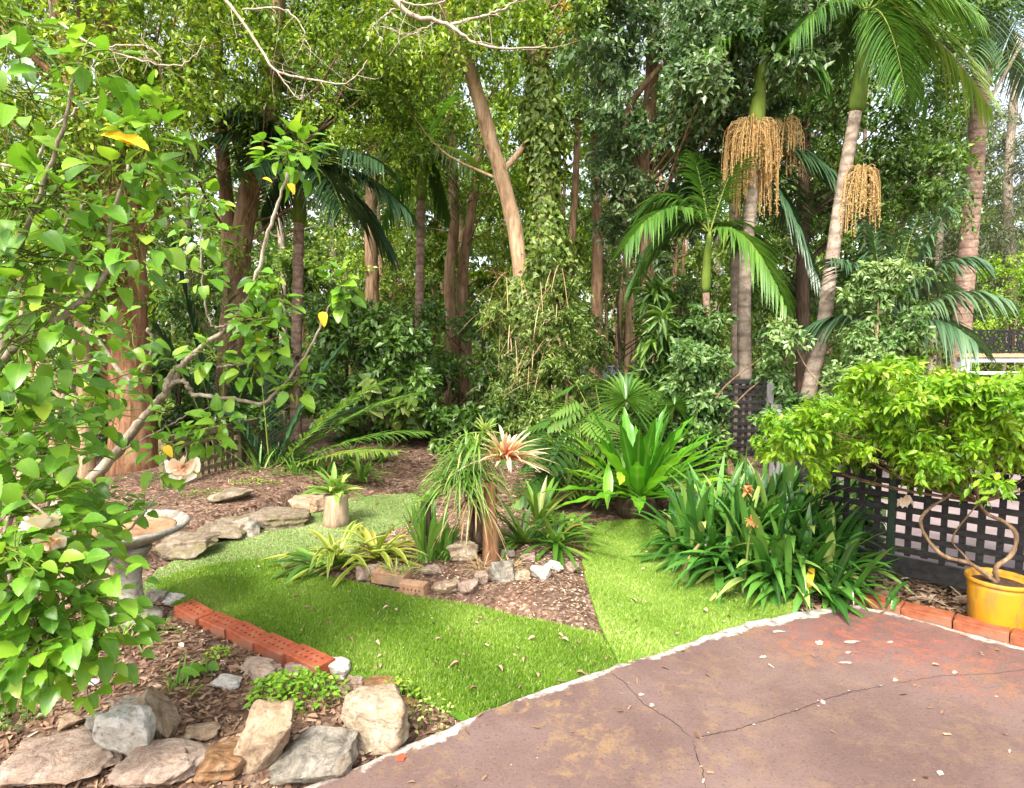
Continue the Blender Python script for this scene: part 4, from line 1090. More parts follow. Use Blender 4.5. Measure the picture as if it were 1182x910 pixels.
# ---------------------------------------------------------------- hibiscus in the left foreground
hb = G(30, 735, 0)
t = thing('hibiscus_shrub', 'big leafy hibiscus with crooked grey limbs leaning over the bird bath', 'shrub', hb)
limbs = [([(30, 735, 3.2), (45, 640, 3.0), (80, 582, 2.9), (135, 522, 2.85), (165, 484, 2.85), (190, 455, 2.8), (196, 438, 2.8), (210, 420, 2.8), (228, 408, 2.8)], .036, .016),
         ([(196, 446, 2.8), (222, 410, 2.8), (265, 376, 2.78), (290, 335, 2.75), (312, 262, 2.7), (332, 200, 2.65)], .017, .008),
         ([(265, 376, 2.78), (243, 372, 2.76), (233, 310, 2.7), (234, 240, 2.7)], .008, .004),
         ([(222, 456, 2.75), (262, 460, 2.75), (305, 464, 2.72), (340, 428, 2.7), (366, 386, 2.68), (392, 330, 2.65)], .012, .005),
         ([(222, 456, 2.75), (212, 440, 2.77), (196, 446, 2.8)], .012, .012),
         ([(250, 424, 2.74), (285, 418, 2.72), (310, 405, 2.7)], .006, .003),
         ([(30, 735, 3.2), (-40, 560, 2.4), (0, 425, 2.05), (58, 376, 2.0), (92, 350, 2.0), (122, 316, 2.0), (128, 260, 2.0), (150, 190, 2.0)], .020, .006),
         ([(30, 735, 3.2), (10, 600, 2.9), (70, 470, 2.8), (95, 380, 2.75), (150, 440, 2.8), (176, 400, 2.75), (170, 380, 2.7)], .02, .008),
         ([(0, 190, 2.2), (34, 191, 2.2), (60, 152, 2.2), (92, 124, 2.2), (118, 112, 2.2), (144, 102, 2.2)], .006, .004),
         ([(-40, 180, 2.2), (0, 190, 2.2)], .006, .006), ([(-40, 560, 2.4), (-90, 380, 2.2), (-40, 180, 2.2)], .02, .007),
         ([(58, 376, 2.0), (90, 280, 2.0), (75, 262, 2.0), (100, 235, 2.0)], .009, .005), ([(0, 425, 2.05), (20, 300, 2.0), (70, 160, 1.95), (90, 70, 1.95)], .013, .005),
         ([(45, 640, 3.0), (60, 560, 2.7), (90, 470, 2.6), (60, 420, 2.5)], .012, .006), ([(30, 735, 3.2), (70, 700, 2.7), (110, 660, 2.45), (150, 610, 2.35), (195, 560, 2.4)], .010, .004),
         ([(30, 735, 3.2), (20, 760, 2.6), (60, 740, 2.2), (110, 740, 2.1)], .010, .004), ([(45, 640, 3.0), (40, 600, 2.4), (10, 560, 2.0), (60, 600, 1.9)], .010, .005),
         ([(135, 522, 2.85), (180, 500, 2.8), (215, 480, 2.8), (245, 470, 2.8)], .006, .003)]
mb = MB()
for p_, r0, r1 in limbs:
    pts = spline([P(*q) for q in p_], 12 + 6 * len(p_)); pts += R.normal(0, .003, pts.shape)
    mb.tube(pts, np.linspace(r0 * .85, r1 * .7, len(pts)), 9, wob=.08)
st = P(75, 588, 2.86); mb.tube(spline([P(100, 565, 2.87), st, P(66, 584, 2.8)], 8), np.linspace(.026, .03, 8), 9, wob=.06)
part(mb, 'limb', M['bark_grey'], t)
clumps = [(20, 590, 2.0, .16, 26), (60, 640, 1.95, .17, 30), (30, 690, 1.9, .17, 34), (90, 690, 1.95, .16, 30), (50, 740, 1.85, .16, 34), (110, 730, 2.0, .14, 26), (20, 760, 1.8, .13, 20), (100, 790, 1.95, .06, 6), 
          (10, 640, 1.8, .14, 22), (95, 610, 2.2, .11, 14), (105, 592, 2.5, .12, 16), (150, 590, 2.75, .09, 8), (120, 575, 2.6, .10, 12), (20, 440, 2.0, .17, 20), (60, 500, 2.1, .15, 16), (60, 560, 2.2, .13, 14), (195, 520, 2.6, .13, 16), (235, 500, 2.7, .12, 12), (255, 488, 2.7, .07, 6),
          (20, 480, 2.2, .18, 26), (70, 430, 2.3, .18, 24), (110, 450, 2.5, .14, 16), (20, 390, 1.9, .16, 22), (60, 350, 1.9, .15, 18), (40, 300, 1.95, .18, 26), (100, 290, 2.0, .15, 20), (20, 240, 1.9, .15, 20),
          (150, 270, 2.0, .13, 15), (130, 210, 2.0, .13, 16), (170, 170, 2.0, .11, 12), (165, 195, 2.05, .1, 10), (195, 230, 2.3, .12, 8), (60, 230, 1.9, .15, 18), (30, 110, 1.9, .14, 13), (90, 60, 1.85, .12, 10), (20, 40, 1.85, .14, 10), (180, 130, 2.1, .10, 6),
          (190, 150, 2.1, .11, 8), (105, 380, 2.5, .13, 14), (150, 390, 2.6, .10, 10), (135, 330, 2.4, .12, 10), (335, 180, 2.65, .13, 22), (350, 165, 2.65, .08, 8), (392, 330, 2.65, .09, 14), (400, 350, 2.65, .06, 6), (300, 372, 2.7, .12, 18), (315, 345, 2.7, .08, 8),
          (310, 400, 2.7, .08, 9), (345, 445, 2.7, .08, 9), (290, 425, 2.72, .09, 10), (240, 270, 2.7, .11, 11), (235, 230, 2.7, .07, 7), (235, 320, 2.7, .08, 6), (250, 410, 2.75, .09, 10), (175, 430, 2.75, .1, 8), (300, 320, 2.72, .06, 5), (130, 480, 2.7, .14, 16), (60, 520, 2.5, .16, 20), (20, 540, 2.2, .13, 14), (200, 545, 2.5, .07, 5), (-40, 500, 1.9, .2, 18), (-50, 660, 1.8, .2, 18), (-40, 300, 1.9, .2, 18), ]
mb = MB(); mt = mb
for px, py, Y, r, n in clumps:
    n = int(n * ((3.0 if py > 560 else 2.2) if px < 85 else 1.75 if px < 210 else 2.5)); r = r * (1.25 if px < 210 else 1.1)
    c = P(px, py, Y); d = rdir(n); d[:, 2] *= .8
    pos = c + d * r * (U(.25, 1.05, n) ** .6)[:, None]
    ld = nrm(d * .9 + rdir(n) * .5 + np.array([.1, -.25, -.12])); up = nrm(rdir(n) * .45 + np.array([0, -.30, .95]))
    L = (U(.036, .095, n) if Y < 2.3 else U(.038, .085, n))
    put_leaves(mb, OVATE, pos, ld, up, L, L * U(.58, .74, n), np.clip(R.normal(.48, .2, n), 0, 1))
    for q in range(0, n, 3):
        mt.tube(spline([c + R.normal(0, .02, 3), (c + pos[q]) / 2 + [0, 0, .01], pos[q]], 4), np.linspace(.003, .0015, 4), 4, m=1, cap=False)
part(mb, 'foliage', [M['hib'], M['stem_green']], t)
for q, (px, py, Y, L, dx, dz) in enumerate([(128, 156, 1.85, .11, 1, -.12), (150, 158, 1.84, .10, 1, -.25), (372, 360, 2.62, .065, .2, -1), (300, 392, 2.66, .055, 1, .1), (2, 645, 1.85, .1, 1, .3), (315, 206, 2.6, .045, 1, -.2), (334, 212, 2.6, .05, .5, -.8), (128, 240, 2.0, .05, 1, -.1), (190, 515, 2.55, .06, .6, -.6)]):
    mb = MB(); put_leaves(mb, OVATE, np.array([P(px - 12 * (dx > .8), py, Y)]), np.array([[dx, -.25, dz]]), np.array([[.1, -.5, .85]]), L, L * .6, U(0, 1)); part(mb, 'yellow_leaf', M['yellow_leaf'], t)
PET = leaf_tpl(6, lambda u: max(.03, (u + .05) ** .7 * 1.05 * (1 if u < .85 else .8)), -.05, .12, .12)
def hib_flower(px, py, Y, R_, face, up0=(0, 0, 1), mats='peach'):
    c = P(px, py, Y); f = nrm(np.array(face, float)); a_ = nrm(np.cross(f, up0)); b_ = np.cross(f, a_)
    mb = MB()
    for ring, (n, tilt, sc) in enumerate(((6, .42, 1.05), (7, .95, .85), (6, 1.7, .62))):
        for k in range(n):
            th = k * 2 * math.pi / n + ring * .5 + U(-.15, .15); d = a_ * math.cos(th) + b_ * math.sin(th) + f * tilt
            put_leaves(mb, PET, np.array([c]), nrm(d)[None] + R.normal(0, .16, (1, 3)), (f + R.normal(0, .42, 3))[None], R_ * sc * U(.9, 1.1), R_ * sc * U(.75, 1.0), U(.75, 1) if ring == 0 else U(.1, .6))
    part(mb, 'flower', M[mats], t)
hib_flower(212, 538, 2.45, .062, (.35, -1, -.1)); hib_flower(48, 610, 1.9, .055, (-.1, .4, .9)); hib_flower(58, 622, 1.9, .045, (.4, -.6, -.5))

# ---------------------------------------------------------------- strap-leaved plants
def rosette(mb, c, n, L, W, e0, e1, bend, tint=.5, tv=.18, m=0, seg=8, jit=.02, prof=None, **kw):
    a = U(0, 6.28, n); e = U(e0, e1, n)
    D = np.c_[np.cos(a) * np.cos(e), np.sin(a) * np.cos(e), np.sin(e)]
    base = np.asarray(c) + np.c_[R.normal(0, jit, (n, 2)), np.zeros(n)]
    straps(mb, base, D, L * U(.7, 1.15, n), W * U(.8, 1.15, n), U(bend[0], bend[1], n), np.clip(R.normal(tint, tv, n), 0, 1), seg, prof, m=m, **kw)

# clivia clump
cb = G(885, 695, 0)
t = thing('clivia_clump', 'broad dark green clivia clump with orange blooms at the corner of the patio', 'clivia', (cb[0], cb[1], -.03))
heads = [(798, 655, 4.15, 0), (822, 668, 4.0, .02), (835, 640, 4.25, .06), (856, 672, 3.85, .04), (868, 648, 4.05, .12), (888, 684, 3.68, .02), (890, 640, 4.15, .14), (905, 660, 3.9, .12), (922, 684, 3.62, .02), (926, 645, 4.05, .10), (945, 668, 3.75, .05), (958, 682, 3.6, 0), (900, 615, 4.4, .12), (845, 618, 4.5, .06), (940, 622, 4.25, .06)]
for px, py, Y, z in heads:
    p = P(px, py, Y); p[2] = z - .02; rt = .82 if px > 915 else 1.0
    mb = MB(); rosette(mb, p, 34, .90 * rt, .050, .90, 1.50, (.24, .62), .50, .26, jit=.05, twist=.10, fold=.14, seg=10)
    rosette(mb, p, 34, .70 * rt, .050, .55, 1.2, (.38, .85), .45, .26, jit=.05, twist=.10, fold=.14, seg=10)
    rosette(mb, p, 10, .60 * rt, .050, .25, .9, (.35, .7), .62, .25, jit=.03, fold=.14)
    part(mb, 'leaf_fan', M['clivia'], t)
for q, (px, py, Y) in enumerate([(862, 566, 3.75), (868, 602, 3.5)]):
    c = P(px, py, Y); n = 20
    mb = MB(); straps(mb, np.tile(c, (n, 1)) + R.normal(0, .01, (n, 3)), rdir(n) * [1, 1, .7] + [0, -.2, .35], .046, .02, .15, U(0, 1, n), 4)
    ms = MB(); ms.tube(spline([[c[0], c[1] + .08, .02], [c[0], c[1] + .05, c[2] * .6], c], 8), .007, 6); part(mb, 'flower', M['orange'], part(ms, 'flower_stalk', M['stem_green'], t))
mb = MB(); straps(mb, np.array([P(938, 656, 3.5)]), np.array([[-.35, -.3, -.9]]), .15, .045, .05, .6, 8); part(mb, 'yellow_leaf', M['yellow_leaf'], t)
mb = MB(); straps(mb, np.array([P(808, 628, 3.9)]), np.array([[-.6, -.3, -.6]]), .2, .03, .2, .5, 8); part(mb, 'withered_leaf', M['dry'], t)

# bird's nest fern
fb = G(735, 592, 0); fb[2] = -.02
t = thing('nest_fern', 'large bright green nest fern with wavy upright fronds at the end of the lawn', 'fern', fb)
prf = lambda u: np.minimum(1, (u + .06) * 2.4) * np.minimum(1, (1 - u) * 2.6 + .03) 
nf = 56
for k in range(nf):
    a = k * 2.399 + U(-.2, .2); q = k / nf; e = 1.27 - 1.08 * q + U(-.08, .08)
    D = np.array([[math.cos(a) * math.cos(e), math.sin(a) * math.cos(e), math.sin(e)]])
    mb = MB(); straps(mb, fb[None] + np.array([[math.cos(a) * .06, math.sin(a) * .06, .16]]), D, U(1.0, 1.15) * (1 - .04 * q), U(.085, .125), math.sin(1.27 - 1.08 * q) * .22 + .14 * q, np.clip(R.normal(.40 + .36 * q, .22), .1, .95), 16, prf, .14, wav=.10, serr=.05)
    part(mb, 'frond', M['fern'], t)
for px, py, tx, ty, tint in ((702, 535, 700, 580, .85), (716, 545, 714, 566, .98), (752, 520, 746, 532, .75)):
    p0, p1 = P(px, py, 5.1), P(tx, ty, 5.0)
    mb = MB(); straps(mb, p0[None], (p1 - p0)[None] + [[0, -.05, .1]], np.linalg.norm(p1 - p0) * 1.05, .085, .2, tint, 10, prf, .14, wav=.08, up=np.array([0, -1., .1])); part(mb, 'frond', M['fern'], t)
for a_, b_ in (((722, 545), (748, 578)), ((735, 540), (770, 568)), ((700, 570), (670, 588)), ((746, 548), (790, 560))):
    p0, p1 = P(*a_, 5.3), G(*b_, 0); mb = MB()
    straps(mb, p0[None], (p1 - p0)[None], np.linalg.norm(p1 - p0), .05, .03, U(.5, .9), 9, prf, .4, wav=.3, twist=.5); part(mb, 'dead_frond', M['dry'], t)
mb = MB(); lathe(mb, fb, [(0, -.02), (.16, -.02), (.19, .08), (.15, .17), (0, .2)], 14, .1); part(mb, 'root_ball', M['bark_dark'], t)

# middle bed: stump with bromeliads and a drooping grassy plant
g = G(567, 652, 0); YS = g[1]
t = thing('stump', 'reddish upright stump standing in the middle bed', 'stump', (g[0], g[1], -.03))
mb = MB(); tp = P(566, 556, YS)
pts = spline([g + [.0, 0, -.06], g + [.0, 0, .05], P(565, 600, YS), tp], 14); mb.tube(pts, np.r_[.085, .07, .062, np.linspace(.056, .045, 11)], 11, wob=.08); part(mb, 'trunk', M['bark_red'], t)
mb = MB(); pts = spline([g + [-.02, .03, .2], P(556, 575, YS), P(545, 560, YS)], 8); mb.tube(pts, np.linspace(.03, .022, 8), 8, wob=.1); part(mb, 'snag', M['bark_tan'], t)
def bromeliad(c, n, L, W, mat, label, group=None, red=None, e=(.25, 1.2), bend=(.2, .55), tint=.5, redmat='red', name='bromeliad', tv=.2):
    t = thing(name, label, 'bromeliad' if name == 'bromeliad' else 'plant', c, group)
    if n > 13 and L > .27: L *= 1.3; n = int(n * 1.25); W *= 1.1
    mb = MB(); rosette(mb, c, n, L, W, e[0], e[1], bend, tint, tv, jit=.012, fold=.22); part(mb, 'leaves', M[mat], t)
    if red:
        mb = MB(); rosette(mb, np.asarray(c) + [0, -.01, .02], 14, red, red * .34, .3, 1.3, (.1, .3), .5, .3, jit=.004); part(mb, 'flower', M[redmat], t)
    return t
bromeliad(P(583, 530, YS - .03) , 54, .275, .023, 'brom_red', 'pink and cream bromeliad with a red heart on top of the stump', None, .085, (-.1, 1.2), (.1, .45))
bromeliad(P(560, 500, YS + .05), 22, .17, .020, 'strap', 'tiny pale air plant rosette above the stump', None, None, (.1, 1.3), (.1, .3), .9)
c = P(533, 548, YS + .1)
t = thing('ponytail_plant', 'drooping grassy ponytail plant on a dark stem left of the stump', 'plant', (c[0], c[1], -.02))
mb = MB()
rosette(mb, c, 150, .42, .011, .05, 1.35, (.45, 1.15), .58, .22, jit=.02, fold=.2, seg=9)
for px, py, n in ((538, 522, 70), (548, 550, 60), (522, 560, 60), (552, 512, 40)): rosette(mb, P(px, py, YS + U(-.05, .12)), n, .34, .011, .0, 1.2, (.5, 1.1), .6, .22, jit=.02, seg=8)
part(mb, 'leaves', M['strap'], t)
mb = MB(); gb = G(553, 640, 0); mb.tube(spline([gb, P(553, 600, YS + .06), P(546, 560, YS + .08), c], 12), np.linspace(.045, .025, 12), 9, wob=.1); mb.tube(spline([gb + [-.05, .03, 0], P(545, 600, YS + .12), P(538, 530, YS + .1)], 10), np.linspace(.03, .02, 10), 8, wob=.1)
part(mb, 'trunk', M['bark_dark'], t)
mb = MB(); rosette(mb, P(548, 575, YS + .02), 40, .3, .012, -.4, .3, (.5, 1.0), .5, .3, jit=.03); part(mb, 'dead_leaves', M['dry'], t)
def strap_thing(name, label, c, specs, mat, cat='plant', group=None):
    c = np.asarray(c, float); t = thing(name, label, cat, c, group)
    mb = MB()
    for sp in specs:
        sp = dict(sp); off = sp.pop('off', (0, 0, 0)); rosette(mb, c + np.array(off), **sp)
    part(mb, 'leaves', M[mat], t); return t
c = G(492, 650, .02)
t = strap_thing('cordyline', 'upright green broad leaved plant with a dark cane in the middle bed', c, [dict(n=20, L=.46, W=.058, e0=1.1, e1=1.5, bend=(.0, .2), tint=.5), dict(n=16, L=.40, W=.048, e0=.9, e1=1.4, bend=(.1, .4), tint=.45, off=(.12, .05, 0)), dict(n=30, L=.32, W=.012, e0=.7, e1=1.4, bend=(.2, .7), tint=.45, off=(.15, .02, 0))], 'strap')
mb = MB(); tp = P(494, 580, c[1]); mb.tube(spline([c, (c + tp) / 2 + [.01, 0, 0], tp], 8), .018, 8, wob=.1); part(mb, 'cane', M['bark_dark'], t)
mb = MB(); rosette(mb, tp, 14, .17, .04, .3, 1.2, (.1, .4), .7, .2, jit=.005); part(mb, 'crown', M['strap'], t)
bromeliad(G(388, 652, .02), 26, .46, .040, 'brom', 'green and yellow banded bromeliad beside the pale path', None, None, (.2, 1.1), (.3, .7), .4)
bromeliad(G(434, 647, .02), 28, .44, .038, 'brom', 'yellowish banded bromeliad with brown tips behind the weathered bricks', None, .05, (.2, 1.2), (.3, .7), .62, 'orange')
bromeliad(G(370, 656, .02), 14, .30, .040, 'strap', 'low dark green strap plant at the lawn corner of the middle bed', None, None, (.1, .8), (.3, .6), .25)
strap_thing('grass_tuft', 'thin pale grass tuft growing over the weathered bricks', G(462, 672, .0), [dict(n=26, L=.3, W=.011, e0=.7, e1=1.45, bend=(.2, .7), tint=.75)], 'strap', 'grass tuft')
bromeliad(G(605, 629, .02), 26, .40, .034, 'brom_dark', 'dark bromeliad with a red heart nearest the stump', None, .06, (.2, 1.2), (.2, .6), .42)
bromeliad(G(642, 631, .02), 26, .43, .034, 'brom_dark', 'dark bromeliad reaching over the paler turf, with a small red heart', None, .05, (.15, 1.1), (.25, .65), .5)
bromeliad(G(622, 606, .02), 24, .44, .036, 'brom_dark', 'bromeliad with orange flower spike behind the two dark ones', None, .05, (.4, 1.3), (.2, .5), .65, 'orange')
bromeliad(G(655, 618, .02), 16, .32, .03, 'strap', 'pale green strap plant at the edge of the middle bed by the lawn', None, None, (.2, 1.1), (.3, .7), .6)
strap_thing('grass_tuft', 'dry straw grass tuft around the foot of the stump', G(556, 660, .02), [dict(n=60, L=.2, W=.006, e0=.1, e1=1.2, bend=(.1, .6), tint=.8), dict(n=40, L=.18, W=.006, e0=.1, e1=1.1, bend=(.1, .6), tint=.9, off=(.18, .02, 0))], 'dry', 'grass tuft')

# sawn log with a plant on it
g = G(388, 602, 0); hh = P(388, 571, g[1])[2]
t = thing('log', 'short sawn log standing on end beside the pale path', 'log', (g[0], g[1], -.03))
mb = MB(); mb.tube(np.array([[g[0], g[1], z] for z in (-.06, .02, hh * .5, hh - .008, hh)]), np.array([.112, .108, .102, .104, .098]), 16, wob=.03); part(mb, 'trunk', M['log'], t)
bromeliad(np.array([g[0], g[1], hh]), 24, .28, .045, 'strap', 'yellow green bromeliad growing on the sawn log', None, None, (.3, 1.35), (.15, .6), .85)

# back-bed plants on the left
for q, (px, py, L, n, tint, lab) in enumerate([(300, 556, .62, 55, .35, 'grassy clump in front of the olive lattice'), (378, 560, .55, 60, .45, 'arching green grass clump just behind the sawn log'), (418, 556, .50, 50, .6, 'paler grass clump past the sawn log'), (345, 562, .5, 45, .3, 'dark grass clump between the lattice and the sawn log')]):
    strap_thing('grass_clump', lab, G(px, py, .0), [dict(n=n, L=L, W=.02, e0=.5, e1=1.4, bend=(.2, .8), tint=tint)], 'strap', 'grass clump')
for q, (px, py, L, n, tint, lab) in enumerate([(262, 552, .5, 50, .3, 'dark grassy clump at the near end of the olive lattice'), (322, 546, .6, 55, .3, 'tall dark grass clump under the arching palm fronds'), (360, 542, .6, 50, .5, 'light green grass clump under the arching palm fronds'), (402, 540, .55, 55, .35, 'dark green grass clump at the edge of the back mulch'), (440, 534, .5, 45, .4, 'grass clump reaching into the back mulch')]):
    strap_thing('grass_clump', lab, G(px, py, .0), [dict(n=n, L=L, W=.018, e0=.5, e1=1.45, bend=(.2, .8), tint=tint)], 'strap', 'grass clump')
strap_thing('weed_tuft', 'pale grass blades arching out below the bird bath', G(140, 745, .0), [dict(n=26, L=.34, W=.010, e0=.5, e1=1.4, bend=(.3, .9), tint=.8), dict(n=12, L=.34, W=.012, e0=.7, e1=1.4, bend=(.4, 1.0), tint=.4, off=(.1, .08, 0))], 'strap', 'grass tuft')
strap_thing('weed_tuft', 'wispy grass blades among the litter before the brick row', G(205, 800, .0), [dict(n=16, L=.2, W=.007, e0=.8, e1=1.45, bend=(.1, .5), tint=.5), dict(n=10, L=.16, W=.006, e0=.8, e1=1.45, bend=(.1, .5), tint=.6, off=(.07, .1, 0))], 'strap', 'grass tuft')
mb = MB(); gk = G(1027, 712, 0)
strap_thing('agapanthus', 'single long strap leaves hanging over the kerb near the stake', gk + [0.03, .05, .02], [dict(n=5, L=.3, W=.03, e0=1.0, e1=1.5, bend=(.3, 1.1), tint=.4)], 'clivia')

# leafy weeds in the front bed
def weed(px, py, rx, ry, n, L, lab, mat='weed', tpl=OVAL, h=.09, tint=.6):
    c = G(px, py, 0); k = c[1] / FPX
    a = U(0, 6.28, n); r = U(0, 1, n) ** .55
    x, y = c[0] + np.cos(a) * r * rx * k, c[1] + np.sin(a) * r * ry * k * 2.2
    z = terrain_z(x, y) + h * (1 - r * r * .7) * U(.3, 1.1, n) + .01
    mb = MB(); th = U(0, 6.28, n)
    put_leaves(mb, tpl, np.c_[x, y, z], np.c_[np.cos(th), np.sin(th), R.normal(0, .25, n)], nrm(np.c_[R.normal(0, .35, (n, 2)), np.ones(n)]), L * U(.6, 1.3, n), L * U(.5, .9, n), np.clip(R.normal(tint, .2, n), 0, 1))
    for q in range(0, n, 3): mb.tube(np.array([[x[q] + U(-.02, .02), y[q] + U(-.02, .02), -.02], [x[q], y[q], z[q]]]), .0015, 4, m=1, cap=False)
    t = thing('weed_patch', lab, 'weed', (c[0], c[1], -.02)); part(mb, 'foliage', [M[mat], M['stem_green']], t)
weed(345, 806, 58, 24, 460, .026, 'bright green leafy ground cover among the front bed rocks')
weed(462, 800, 26, 14, 90, .022, 'sparse pale weed beside the brown half buried rock', tint=.8)
weed(500, 826, 30, 16, 60, .018, 'thin straw coloured weed at the patio edge', 'strap', tint=.95)
weed(225, 800, 24, 20, 9, .075, 'few large round green leaves beside the yellow fallen leaf', 'hib', OVATE, .12, .6)
weed(20, 838, 30, 16, 120, .02, 'small dark weed above the flat pinkish slab', 'mid', OVAL, .05, .4)
weed(255, 758, 20, 8, 70, .018, 'tiny yellow green moss weed near the red brick row', tint=.8, h=.03)
weed(238, 588, 34, 8, 130, .022, 'low olive weed growing on the litter below the old lattice', 'mid', OVAL, .06, .6)
weed(296, 574, 30, 7, 120, .022, 'low yellowish weed behind the long mossy edging stone', 'weed', OVAL, .05, .7)
weed(335, 562, 26, 6, 90, .022, 'low green weed behind the tan edging stone by the log', 'mid', OVAL, .06, .5)
strap_thing('grass_tuft', 'dry yellow grass tuft on the litter under the old lattice', G(265, 574, .0), [dict(n=40, L=.26, W=.008, e0=.2, e1=1.3, bend=(.2, .7), tint=.75)], 'strap', 'grass tuft')
mb = MB(); put_leaves(mb, OVATE, np.array([P(202, 816, 2.57), P(224, 822, 2.55)]), np.array([[1., -.2, .15], [1., .1, .3]]), np.array([[0, -.5, .9], [0, -.6, .8]]), .095, .055, .5)
solo(mb, 'fallen_leaf', M['yellow_leaf'], G(220, 822, 0), 'bright yellow curled leaf lying in the front bed', 'fallen leaf')
# dry sticks in the fence bed
for q, (a_, b_, r_, lab) in enumerate([((1065, 655), (1112, 690), .006, 'long dry stick slanting between the kerb and the lattice'), ((1040, 668), (1105, 672), .005, 'thin dry stick lying level under the bottom board'), ((1050, 690), (1095, 700), .004, 'short dry twig close to the kerb bricks'), ((1020, 660), (1060, 690), .004, 'dry twig next to the dark green stake')]):
    p0, p1 = G(*a_, .02), G(*b_, .02); mb = MB(); mb.tube(spline([p0, (p0 + p1) / 2 + [0, .02, .02], p1], 10), np.linspace(r_, r_ * .5, 10), 6, wob=.1)
    solo(mb, 'stick', M['twig'], p0, lab, 'stick', 'dry sticks in the fence bed')

# ---------------------------------------------------------------- trees
DENS = 1.5
def tz(x, y): return float(terrain_z(np.array([x]), np.array([y]))[0])

def region(px0, px1, py0, py1, Y0, Y1, n, keep=None):
    out = []
    while len(out) < n:
        px, py = U(px0, px1), U(py0, py1)
        if keep is None or keep(px, py): out.append(P(px, py, U(Y0, Y1)))
    return np.array(out)

def tree(name, label, trunks, bark_, crowns, group=None, limb=.5, cat='tree'):
    """trunks: [(points px,py,Y; r0; r1)], crowns: [dict(C, rad, ntw, nlf, L, mat, ...)]"""
    f = P(*trunks[0][0][0]); base = np.array([f[0], f[1], tz(f[0], f[1]) - .05])
    t = thing(name, label, cat, base, group)
    mb = MB(); allp = []
    for k, (pp_, r0, r1) in enumerate(trunks):
        pts = [P(*q) for q in pp_]
        if k == 0 or pp_[0][1] > 420: pts[0] = np.array([pts[0][0], pts[0][1], tz(pts[0][0], pts[0][1]) - .1])
        n = 26; sp = spline(pts, n); sp[1:] += R.normal(0, r0 * .05, (n - 1, 3))
        rr = np.linspace(r0, r1, n); rr[:4] *= np.array([1.35, 1.2, 1.1, 1.04]) if k == 0 else 1
        mb.tube(sp, rr, 12, wob=.035); allp.append(np.c_[sp, rr])
    allp = np.vstack(allp)
    for cr in crowns:
        C = cr['C']
        for c in C:
            if R.random() > limb * .75: continue
            dh = np.linalg.norm(allp[:, :2] - c[:2], axis=1); d = dh + 1.6 * np.abs(allp[:, 2] - (c[2] - .15 - .75 * dh))
            q = allp[int(np.argmin(d))]; Ld = np.linalg.norm(q[:3] - c)
            if Ld > 4.5: continue
            m_ = (q[:3] + c) / 2 + R.normal(0, .12, 3) * min(1, Ld) + np.array([0, 0, -.03 * Ld])
            mb.tube(spline([q[:3], m_, c], 8), np.linspace(min(q[3] * .5, .008 + .007 * Ld), .004, 8), 5, cap=False)
    part(mb, 'trunk', bark_, t)
    for cr in crowns:
        mb = MB()
        sprays(mb, cr['C'], cr['rad'] * 1.08, cr['ntw'], int(cr['nlf'] * DENS), cr['L'] * 1.08, cr.get('tpl', DIAMOND), cr.get('w', .5), cr.get('droop', .35), cr.get('flat', .8), cr.get('tint'), face=cr.get('face', .25), tvar=cr.get('tvar', .22))
        part(mb, cr.get('name', 'crown'), M[cr['mat']], t)
    return t

tree('tree', 'stout reddish barked tree rising behind the hibiscus', [([(158, 540, 7.2), (150, 430, 7.2), (146, 320, 7.2), (140, 200, 7.15), (132, 90, 7.1), (124, -120, 7.0)], .24, .16), ([(142, 240, 7.15), (110, 180, 7.0), (80, 90, 6.8), (60, -60, 6.6)], .09, .05)], M['bark_red'],
     [dict(C=np.vstack([region(-130, 250, -110, 150, 5.9, 8.2, 100), region(-120, 130, 120, 340, 5.8, 7.4, 50), region(60, 240, -60, 95, 5.9, 6.8, 26), region(200, 330, -50, 60, 7.4, 8.5, 16), region(190, 300, 150, 330, 8.0, 9.0, 6)]), rad=.42, ntw=13, nlf=13, L=.062, mat='lime')])
tree('tree', 'twin stemmed brown tree forking above the hibiscus branches', [([(262, 520, 9.0), (266, 420, 9.0), (274, 320, 9.0), (282, 250, 9.0), (302, 170, 8.95), (318, 60, 8.9), (325, -120, 8.8)], .21, .09), ([(268, 330, 9.0), (262, 240, 9.0), (255, 150, 9.05), (250, 40, 9.1), (244, -120, 9.2)], .11, .07)], M['bark_brown'],
     [dict(C=np.vstack([region(190, 440, -110, 125, 7.4, 10.2, 96), region(330, 470, 60, 170, 8.8, 10.5, 14)]), rad=.5, ntw=13, nlf=13, L=.072, mat='lime', tint=.42)])
tree('tree', 'slim pale brown trunk just left of the stout red one', [([(99, 545, 6.9), (98, 470, 6.9), (94, 370, 6.9), (92, 250, 6.9), (98, 120, 6.9), (90, -60, 6.9)], .085, .05)], M['bark_tan'],
     [dict(C=region(-120, 90, 180, 420, 6.6, 8.0, 30), rad=.36, ntw=12, nlf=11, L=.06, mat='mid')])
for q, (a_, b_, r_, lab) in enumerate([((74, 545), (38, 450), .045, 'bare leaning sapling trunk nearer the hibiscus limbs'), ((20, 545), (42, 440), .05, 'bare pale sapling at the left border behind the hibiscus')]):
    tree('sapling', lab, [([(*a_, 6.2), ((a_[0] + b_[0]) / 2, (a_[1] + b_[1]) / 2, 6.2), (*b_, 6.2), (b_[0] - 15 + 40 * q, 330, 6.3), (b_[0] - 20 + 60 * q, 200, 6.4)], r_, .02)], M['bark_tan'], [dict(C=region(b_[0] - 80, b_[0] + 60, 170, 330, 6.0, 6.9, 8), rad=.3, ntw=10, nlf=9, L=.06, mat='mid')])
